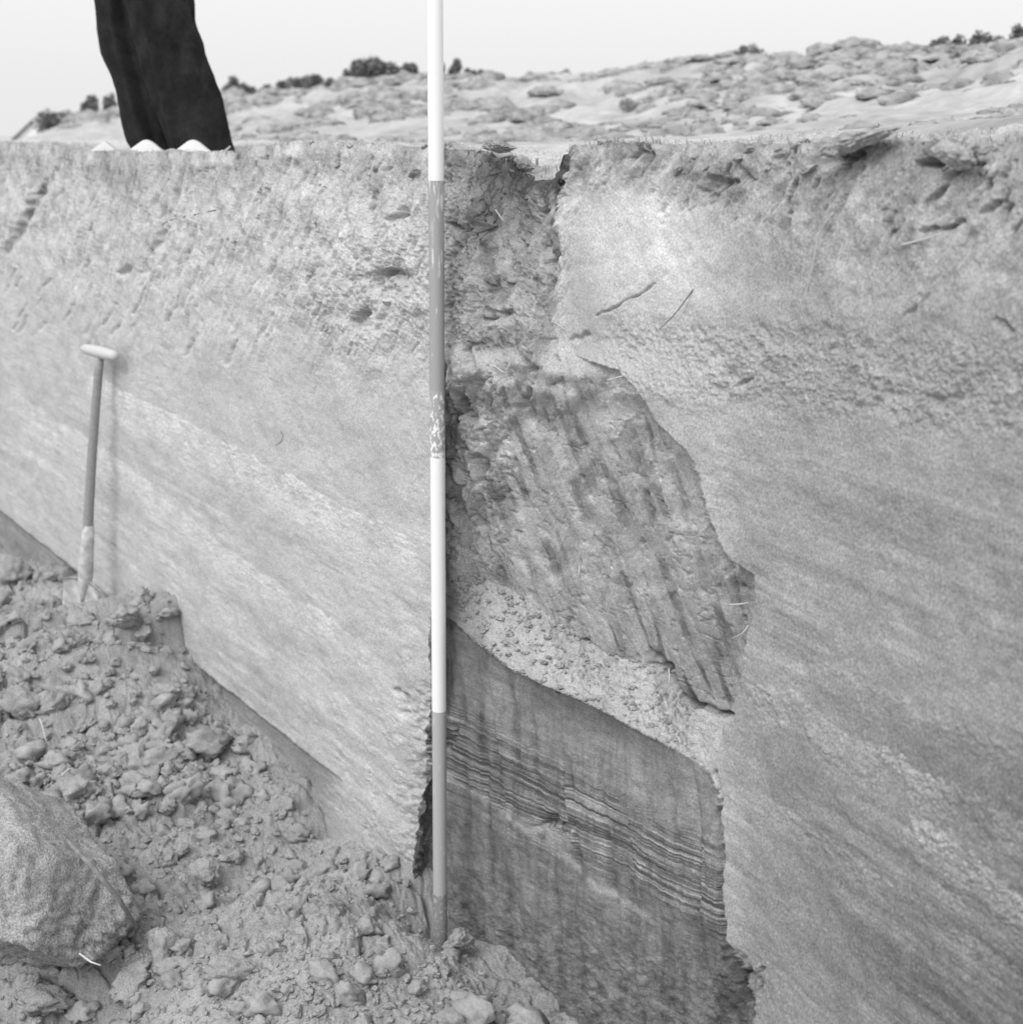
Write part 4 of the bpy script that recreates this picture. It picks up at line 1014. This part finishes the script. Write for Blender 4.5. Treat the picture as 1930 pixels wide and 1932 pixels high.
for px, b, t, wd_, lab in ((1719, 130, 99, 60, 'domed dark shrub on the right part of the skyline'), (1800, 135, 96, 70, 'broad dark shrub left of the ridge top'), (1850, 130, 84, 70, 'dark shrub on the highest point of the ridge'),
                           (1915, 135, 92, 60, 'dark shrub on the ridge at the right edge'), (1770, 150, 122, 70, 'dark shrub just below the ridge at the right'), (1880, 168, 135, 80, 'wide dark shrub on the slope at the right edge'),
                           (1690, 182, 158, 46, 'dark round tuft low on the right slope'), (1580, 178, 150, 40, 'dark round tuft in the middle of the right slope, left of a pair'), (1632, 172, 146, 34, 'dark round tuft in the middle of the right slope, right of a pair'),
                           (1330, 178, 156, 60, 'grey tuft on the slope below the pointed shrub'), (1180, 225, 200, 70, 'grey tuft low on the slope above the notch'), (1400, 215, 192, 80, 'wide low tuft at the slope foot, right of centre')):
    shrub(px, b, t, wd_, 0.97 if b < 140 else (0.80 if b < 190 else 0.62), lab, G, m=M_leaf if b < 170 else M_tuss, dens=1300)

# small white tent far off at the left
tx = 40 * 0.93; tp = Vector(((118 - 965) / F / 0.968 * tx, tx, CZ - 0.24))
te = empty('tent', tp); tag(te, 'small white tent far off at the left of the skyline', 'tent')
k = tx / F
V = [(-38 * k, -.6, 0), (32 * k, -.6, 0), (20 * k, -.6, 42 * k), (-38 * k, 1.2, 0), (32 * k, 1.2, 0), (22 * k, 1.2, 42 * k)]
V = [(-30 * k, -.6, 0), (30 * k, -.6, 0), (18 * k, -.6, 40 * k), (-30 * k, 1.2, 0), (30 * k, 1.2, 0), (18 * k, 1.2, 40 * k)]
obj('canvas', V, [(0, 1, 2), (3, 5, 4), (0, 2, 5, 3), (1, 4, 5, 2), (0, 3, 4, 1)], M_canvas, te, smooth=False)
V, Fc = tube([(-31 * k, -.65, 0.0), (17 * k, -.65, 41 * k)], 0.035, 6); obj('edge_pole', V, Fc, M_rootd, te)

# ------------------------------------------------------------------ sods and turf flaps at the rim
def sod(pts_px, outd, thick, label, tone=0.22, hi=0.02):
    c = np.mean(pts_px, 0); P = [on_wall(a, b, outd) for a, b in pts_px]; n = len(P)
    cen = sum(P, Vector()) / n
    V = IV4.copy()
    # ellipsoid fitted to the outline, roughened
    w_ = max((p - cen).length for p in P)
    return cen, w_
def rim_clod(px, py, outd, sx_, sy_, sz_, rot, label, seed, cat='sod', m=None):
    p = on_wall(px, py, outd); V = clod_verts(seed, True, 6, 0.8)
    o = obj('turf_sod', V, IF5, m or M_sod); o.location = p; o.scale = (sx_, sy_, sz_); o.rotation_euler = rot; tag(o, label, cat); return o
M_sod = mat('turf_sod', 0.33, fine=0.3, fscale=220, bump=0.002, bscale=260, big=0.25, bigscale=40)
rim_clod(1618, 264, -0.012, 0.050, 0.03, 0.013, (0.1, R(-16), R(-50)), 'lifted turf sod hanging over the dark gap at the right trench edge', 81)
rim_clod(1572, 284, 0.012, 0.012, 0.012, 0.013, (0.2, 0.3, 0.2), 'small pale lump wedged in the dark gap beneath the lifted sod', 82)
rim_clod(938, 274, -0.12, 0.034, 0.03, 0.012, (0, 0.1, 0.2), 'small dark turf flap perched at the edge above the notch', 83)
rim_clod(1795, 292, -0.012, 0.030, 0.02, 0.014, (0, R(15), R(-60)), 'dark sod lump sunk in the right trench edge', 85)
rim_clod(865, 1778, 0.03, 0.034, 0.026, 0.028, (0, 0.3, 0.5), 'crumbly lump of soil touching the foot of the measuring rod', 86, 'clod', M_clod)

RM = []
for k in range(5):
    V = clod_verts(140 + k, False, 7, 1.0); me = bpy.data.meshes.new('turf_sod'); me.from_pydata([tuple(v) for v in V], [], IF4)
    me.polygons.foreach_set('use_smooth', np.ones(len(IF4), bool)); me.materials.append(M_sod); RM.append(me)
for k in range(46):
    px = random.choice([random.uniform(470, 1000), random.uniform(1060, 1925), random.uniform(1060, 1925)])
    jj = int(np.argmin(np.abs(colx - px))); rw = random.choice([0, 0, 6, 14, 26]); p = Pw[rw, jj]; sz = random.choice([0.005, 0.007, 0.009, 0.013])
    o = bpy.data.objects.new('turf_sod', random.choice(RM)); COL.objects.link(o); o.location = (p[0], p[1], p[2] - sz * 0.2); o.scale = (sz * random.uniform(1, 2.0), sz * 1.2, sz * random.uniform(.6, 1))
    o.rotation_euler = (random.uniform(-.4, .4), random.uniform(-.6, .2), random.uniform(-1.4, -.6)); tag(o, 'small dark crumb of turf hanging at the crumbling top edge of the trench', 'sod', 'small sods along the trench edge')

# ------------------------------------------------------------------ roots, twigs
def root(pts, rr_, label, rec=0.0, m=None, bulge=0.01, grp=None):
    P = [on_wall(a, b, -rec + bulge * math.sin(math.pi * i / (len(pts) - 1)) + 0.004) for i, (a, b) in enumerate(pts)]
    Q = []
    for i in range(len(P) - 1):
        for t in (0, .25, .5, .75):
            p0 = P[max(i - 1, 0)]; p1 = P[i]; p2 = P[i + 1]; p3 = P[min(i + 2, len(P) - 1)]
            Q.append(0.5 * ((2 * p1) + (p2 - p0) * t + (2 * p0 - 5 * p1 + 4 * p2 - p3) * t * t + (3 * p1 - p0 - 3 * p2 + p3) * t ** 3))
    Q.append(P[-1]); n = len(Q)
    V, Fc = tube(Q, [rr_ * (1 - 0.6 * i / n) for i in range(n)], 6); o = obj('root', V, Fc, m or M_root); tag(o, label, 'root', grp); return o
root([(398, 567 * .7 + 120), (340, 412), (300, 425), (295, 435)][:3] and [(412, 395), (360, 406), (318, 416), (296, 432)], 0.0016, 'thin curved root across the pale patch under the trousers', 0.03, M_rootd)
root([(1375, 1141), (1395, 1140), (1414, 1137)], 0.0018, 'pale root poking out at the right edge of the pit', 0.04)
root([(1412, 1180), (1400, 1195), (1380, 1205)], 0.0013, 'thin pale root below the poking one at the pit edge', 0.03)
root([(1148, 718), (1165, 712), (1186, 706)], 0.0016, 'short straight pale root at the top right corner of the pit', 0.02)
root([(915, 688), (935, 692), (950, 702), (962, 700)], 0.0013, 'pale wavy root high in the pit beside the rod', 0.03)
root([(1093, 1065), (1092, 1085), (1088, 1105)], 0.0013, 'short pale upright root in the middle of the pit wall', 0.12)
root([(765, 742), (785, 722), (800, 705)], 0.0014, 'pale straight root just left of the measuring rod', 0.02)
root([(1572, 400), (1545, 440), (1533, 500), (1520, 560), (1518, 610)], 0.0012, 'long pale curved root hanging down the right face', 0.01, None, 0.004)
root([(1700, 462), (1740, 452), (1775, 440)], 0.0016, 'curved pale root at the far right beneath the sod', 0.01, None, 0.004)
root([(1235, 548), (1205, 568), (1180, 580), (1140, 600)], 0.0018, 'dark twig lying slantwise on the pale patch', 0.05, M_rootd)
root([(1308, 545), (1275, 590), (1245, 620)], 0.0011, 'thin dark rootlet to the right of the slanting twig', 0.02, M_rootd)
root([(855, 420), (900, 405), (935, 390)], 0.0016, 'pale root crossing the slumped gully by the rod', 0.12)
root([(935, 395), (945, 410), (955, 422)], 0.0012, 'short pale root forking down in the slumped gully', 0.10)
root([(1015, 595), (1050, 610), (1075, 630)], 0.0012, 'pale rootlet at the foot of the slumped gully', 0.06)
root([(520, 800), (533, 820), (530, 832), (520, 840)][:4], 0.0010, 'tiny dark bent rootlet on the smooth left face', 0.004, M_rootd, 0.002)
root([(1262, 1262), (1262, 1290), (1250, 1312)], 0.0015, 'small root crossing the dark hole at the back of the ledge', 0.14)
def stick(a, b, lift, rr_, label, bend=0.02, m=None, name='twig', tab=None):
    p = floor_hit(*a); q_ = floor_hit(*b); mid_ = (p + q_) / 2 + Vector((0, 0, lift + bend)); p = p + Vector((0, 0, lift)); q_ = q_ + Vector((0, 0, lift))
    Q = [p * (1 - t) ** 2 + mid_ * 2 * t * (1 - t) + q_ * t * t for t in np.linspace(0, 1, 10)]
    V, Fc = tube(Q, [rr_ * (1 - .4 * i / 10) for i in range(10)], 8); o = obj(name, V, Fc, m or M_root); return tag(o, label, 'twig')
P_ = [Vector(ray(a, b) * t) + Vector((0, 0, CZ)) for a, b, t in ((128, 1588, 2.60), (178, 1640, 2.58), (226, 1700, 2.60), (258, 1750, 2.68))]
V, Fc = tube(P_, [0.0035, 0.005, 0.0048, 0.003], 10); o = obj('twig', V, Fc, M_twig); tag(o, 'thick bent twig along the right side of the big sod block', 'twig')
P_ = [Vector(ray(a, b) * t) + Vector((0, 0, CZ)) for a, b, t in ((150, 1800, 2.56), (172, 1816, 2.54), (190, 1822, 2.53))]
V, Fc = tube(P_, [0.002, 0.0018, 0.0012], 8); o = obj('twig', V, Fc, M_root); tag(o, 'thin pale twig sticking out beneath the big sod block', 'twig')
stick((75, 1362), (88, 1400), 0.02, 0.0022, 'pale straw stem standing in the clods at the left')
stick((110, 1500), (142, 1482), 0.03, 0.0025, 'pale twig over the dark hole above the big sod block')
